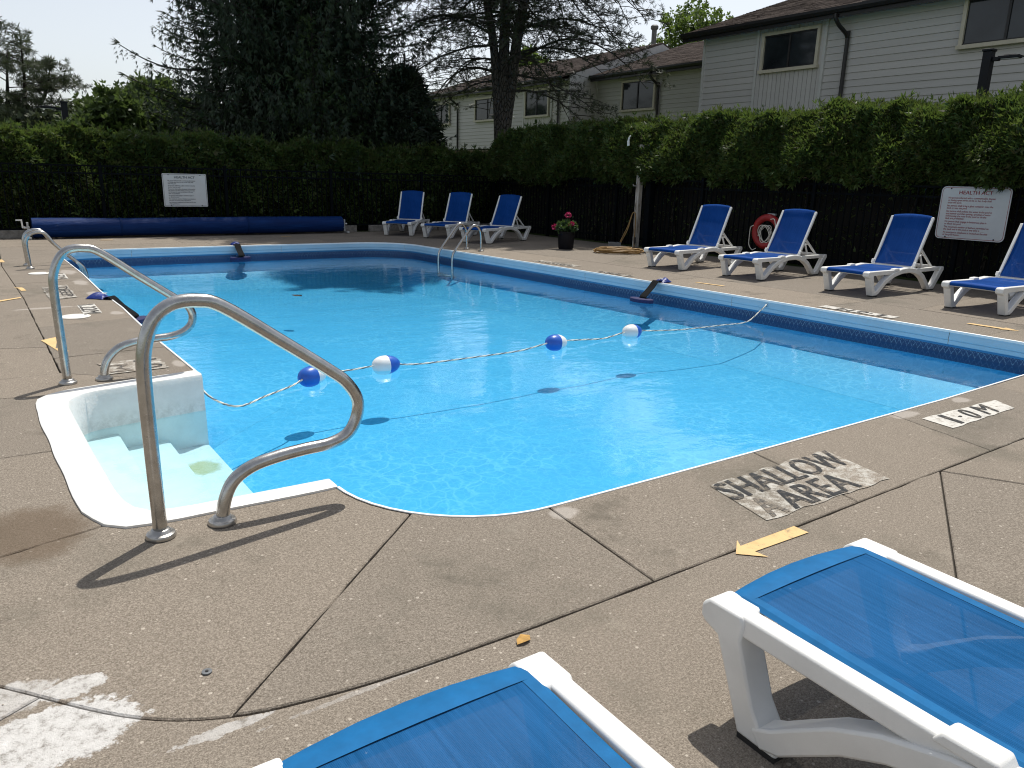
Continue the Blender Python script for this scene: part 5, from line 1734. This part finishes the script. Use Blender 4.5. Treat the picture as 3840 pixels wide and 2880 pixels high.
# ------------------------------------------------------------------ signs
def rrect(w_, h_, r, n=5):
    p = []
    for cx, cy, a0 in ((w_ / 2 - r, h_ / 2 - r, 0), (-w_ / 2 + r, h_ / 2 - r, 90), (-w_ / 2 + r, -h_ / 2 + r, 180), (w_ / 2 - r, -h_ / 2 + r, 270)):
        p += arc(cx, cy, r, a0, a0 + 90, n)
    return p
BODY = [['No person infected with a communicable disease', 'or having open sores on his or her body shall', 'enter the pool.'], ['No person shall bring a glass container onto the', 'deck or into the pool.'],
        ['No person shall pollute the water in the pool in', 'any manner and that spitting, spouting of water', 'and blowing the nose in the pool or on the', 'deck are prohibited.'],
        ['No person shall engage in boisterous play in', 'or about the pool.'], ['The maximum number of bathers permitted on', 'the deck and in the pool at any time is ___'], ['An emergency telephone is located on the side', 'of the pool house.']]
def sign(label, loc, rot, w_, h_, r, board, ink, tw):
    """local: x right, y up, z towards the reader"""
    t = thing('notice_board', label, 'sign', loc, 0, 'HEALTH ACT notices on the fences')
    t.rotation_euler = rot
    m = MB(); m.prism(rrect(w_, h_, r), lambda a, b, h: (a, b, h), -.006, 0); m.build('board', board, t, bevel=.001)
    o, i_ = rrect(w_ - .028, h_ - .028, r * .85), rrect(w_ - .040, h_ - .040, r * .78)
    n_ = len(o)
    m = MB(); m.add([(a, b, .0012) for a, b in o] + [(a, b, .0012) for a, b in i_], [(k, (k + 1) % n_, n_ + (k + 1) % n_, n_ + k) for k in range(n_)]); m.build('border_line', ink, t)
    def put(mb, s, x0, y0, size, center=False, sx=1.0, bold=0.0):
        V, F = text_geo(s)
        V = V * size
        V[:, 0] *= sx
        dx = x0 - (V[:, 0].max() + V[:, 0].min()) / 2 if center else x0
        mb.add([(a[0] + dx, a[1] + y0, .0014) for a in V], F)
        if bold:
            mb.add([(a[0] + dx + bold, a[1] + y0 + bold * .3, .0017) for a in V], F)
    m = MB(); put(m, 'HEALTH ACT', 0, h_ * .355, h_ * .098, True, 1.05, .003); m.build('heading', ink, t)
    m = MB()
    y = h_ * .27
    for para in BODY:
        for ln in para:
            put(m, ln, -w_ * .385, y, h_ * .050, False, tw, .0012)
            y -= h_ * .0455
        y -= h_ * .013
    m.build('lettering', ink, t)
    for (a, b) in ((-.36, .46), (.36, .46), (-.34, -.46), (.36, -.46)):
        m = MB(); m.lathe([(.010, 0), (.010, .005), (.004, .008)], 10, (a * w_, b * h_, 0)); m.build('bolt', 'gutter', t)
    return t
sg = sign('white HEALTH ACT notice with dark red lettering on the right fence', (10.40, 2.905, 1.01), (0, 0, 0), .93, .73, .065, 'sign', 'ink_red', .865)
sg.rotation_euler = Matrix(((0, 0, -1), (-1, 0, 0), (0, 1, 0))).to_euler()
sg2 = sign('smaller grey white HEALTH ACT notice with black lettering on the back fence', (2.76, 15.165, .918), (math.pi / 2, 0, 0), .875, .67, .02, 'sign2', 'ink_black', .82)

# ------------------------------------------------------------------ ring buoy
rb = thing('ring_buoy', 'red ring buoy with looped white rope hanging on the right fence', 'life ring', (10.38, 6.25, .535))
pts = [(0, .245 * math.cos(a), .245 * math.sin(a)) for a in np.linspace(0, 2 * math.pi, 40, endpoint=False)]
m = MB(); m.tube(pts, .062, 14, closed=True); m.build('ring', 'ring_red', rb, smooth='all')
m = MB()
lp = []
for i in range(150):
    a = i / 150 * 2 * math.pi * 5
    lp.append((-.03 + .02 * math.sin(a * .7), .02 + .12 * math.cos(a) * (1 + .3 * math.sin(i * .09)), -.02 + .15 * math.sin(a + .5 * math.sin(i * .05)) - .02))
m.tube(lp, .007, 6)
m.tube(smooth_path([(-.07, -.1, .22), (-.085, -.19, .22), (-.085, -.235, .05), (-.08, -.24, -.15), (-.06, -.22, -.25)], 5), .008, 6)
m.tube(smooth_path([(-.07, .24, .10), (-.06, .31, .05), (-.05, .325, -.12), (-.05, .315, -.25), (-.05, .24, -.33), (-.05, .16, -.30)], 5), .008, 6)
m.build('rope', 'rope_white', rb, smooth='all')
m = MB(); m.box((.03, -.05, .30), (.05, .16, .03)); m.bar((.03, 0, .30), (.09, 0, .22), .04, .03); m.build('bracket', 'alu', rb, bevel=.004)

# ------------------------------------------------------------------ flower pot
fp = thing('flower_pot', 'black pot of pink geraniums in the shade of the right hedge', 'flower pot', (8.56, 9.58, 0))
m = MB(); m.lathe([(.135, 0), (.15, .03), (.168, .31), (.178, .315), (.178, .35), (.165, .352)], 24); m.build('pot', 'pot', fp, smooth=True)
m = MB(); m.lathe([(.163, .335), (.163, .343)], 24); m.build('soil', 'soil', fp)
R = np.random.RandomState(8)
n = 420
p = unit(R.normal(size=(n, 3))) * (R.uniform(.2, 1, n) ** .5)[:, None] * np.array([.21, .21, .12])
V, Q = sprays(R, p + np.array([0, 0, .43]), unit(p + R.normal(size=(n, 3)) * .12), R.uniform(.04, .075, n), 3, .9, .9)
f_ = quads_mesh('leaves', V, Q, 'geranium', fp); f_['kind'] = 'stuff'
rt3 = Vector((r2.x, r2.y, 0)).normalized()
for (a, z, d) in ((-.235, .43, .0), (.02, .66, .02), (.10, .50, -.1), ):
    x, y = .813 * a + d, -.58 * a + d
    m = MB(); m.tube([(x * .3, y * .3, .36), (x * .8, y * .8, z - .08), (x, y, z)], .004, 5); st_ = m.build('flower_stem', 'geranium', fp)
    k = 46
    q = unit(R.normal(size=(k, 3))) * np.array([.045, .045, .035])
    V, Q = sprays(R, q + np.array([x, y, z]), unit(q + R.normal(size=(k, 3)) * .01), .032, 3, 1.0, 1.0)
    quads_mesh('blossom', V, Q, 'pink', st_)

# ------------------------------------------------------------------ wooden post, hose, box
wp_ = thing('wooden_post', 'peeling white wooden post rising into the right hedge', 'post', (10.36, 9.47, 0))
m = MB(); m.box((0, 0, 1.03), (.10, .10, 2.06)); m.build('timber', 'post', wp_, bevel=.006)
m = MB(); m.tube([(-.05, .02, 1.24), (-.12, .05, 1.25), (-.13, .05, 1.28)], .012, 8); m.build('hook', 'alu', wp_)
m = MB(); m.tube(smooth_path([(-.28, .10, 2.03), (-.29, .10, 2.10), (-.30, .08, 2.15), (-.31, .05, 2.20), (-.30, .03, 2.22)], 4), [.026] * 6 + [.02] * 5 + [.014] * 6, 10); m.build('spout', 'float_white', wp_, smooth=True)
ph_ = thing('dark_post', 'dark square timber post just right of the peeling wooden post', 'post', (10.43, 9.22, 0))
m = MB(); m.box((0, 0, .95), (.13, .13, 1.9)); m.build('timber', 'fence', ph_, bevel=.006)
hz = thing('garden_hose', 'tan hose coiled on the deck and looped up the wooden post', 'hose', (8.98, 8.52, 0))
R = np.random.RandomState(14)
lp = []
N = 11 * 26
for i in range(N):
    a = i / 26 * 2 * math.pi
    k = i / 26
    rr = .27 + .10 * math.sin(k * 1.7 + 1) + .02 * math.sin(a * 2)
    ca, sa = math.cos(a), math.sin(a)
    u, v = rr * 1.28 * ca, rr * .78 * sa
    # long axis across the view
    lp.append((.80 * u + .58 * v + .06 * math.sin(k * 2.1), -.60 * u + .80 * v + .05 * math.cos(k * 1.3), .012 + .008 * (i // 26) + .014 * abs(math.sin(a * 1.5 + k))))
lp += [(.42, .2, .06), (.55, .55, .03)]
m = MB(); m.tube(smooth_path(lp[::3], 3), .0115, 7)
m.tube(smooth_path([(.55, .55, .03), (.95, .95, .09), (1.1, .93, .35), (1.22, .97, .58), (1.29, 1.0, .69), (1.31, .95, .70), (1.305, .92, .55), (1.30, .91, .30), (1.29, .90, .06), (1.1, .7, .02)], 6), .011, 7)
m.tube(smooth_path([(.75, .75, .03), (.98, .99, .12), (1.17, 1.0, .42), (1.28, 1.01, .66)], 6), .011, 7)
m.build('hose_line', 'hose', hz, smooth='all')
m = MB(); m.lathe([(.018, 0), (.02, .02), (.016, .10), (.02, .13)], 10, (1.27, .86, .08)); m.build('nozzle', 'pad_black', hz, smooth=True)
bx_ = thing('plastic_box', 'small open grey plastic box standing behind the coiled hose', 'box', (9.44, 9.12, 0), -.75)
m = MB()
for (a, b, c_, d) in ((0, -.075, .25, .012), (0, .075, .25, .012)):
    m.box((a, b, .075), (c_, d, .15))
for s in (-1, 1):
    m.box((s * .119, 0, .075), (.012, .137, .15))
m.box((0, 0, .008), (.224, .136, .012))
m.build('shell', 'grey_plastic', bx_)
for i in range(5):
    m = MB(); m.box((-.09 + i * .045, -.084, .07), (.012, .008, .11)); m.build('rib', 'grey_plastic', bx_)
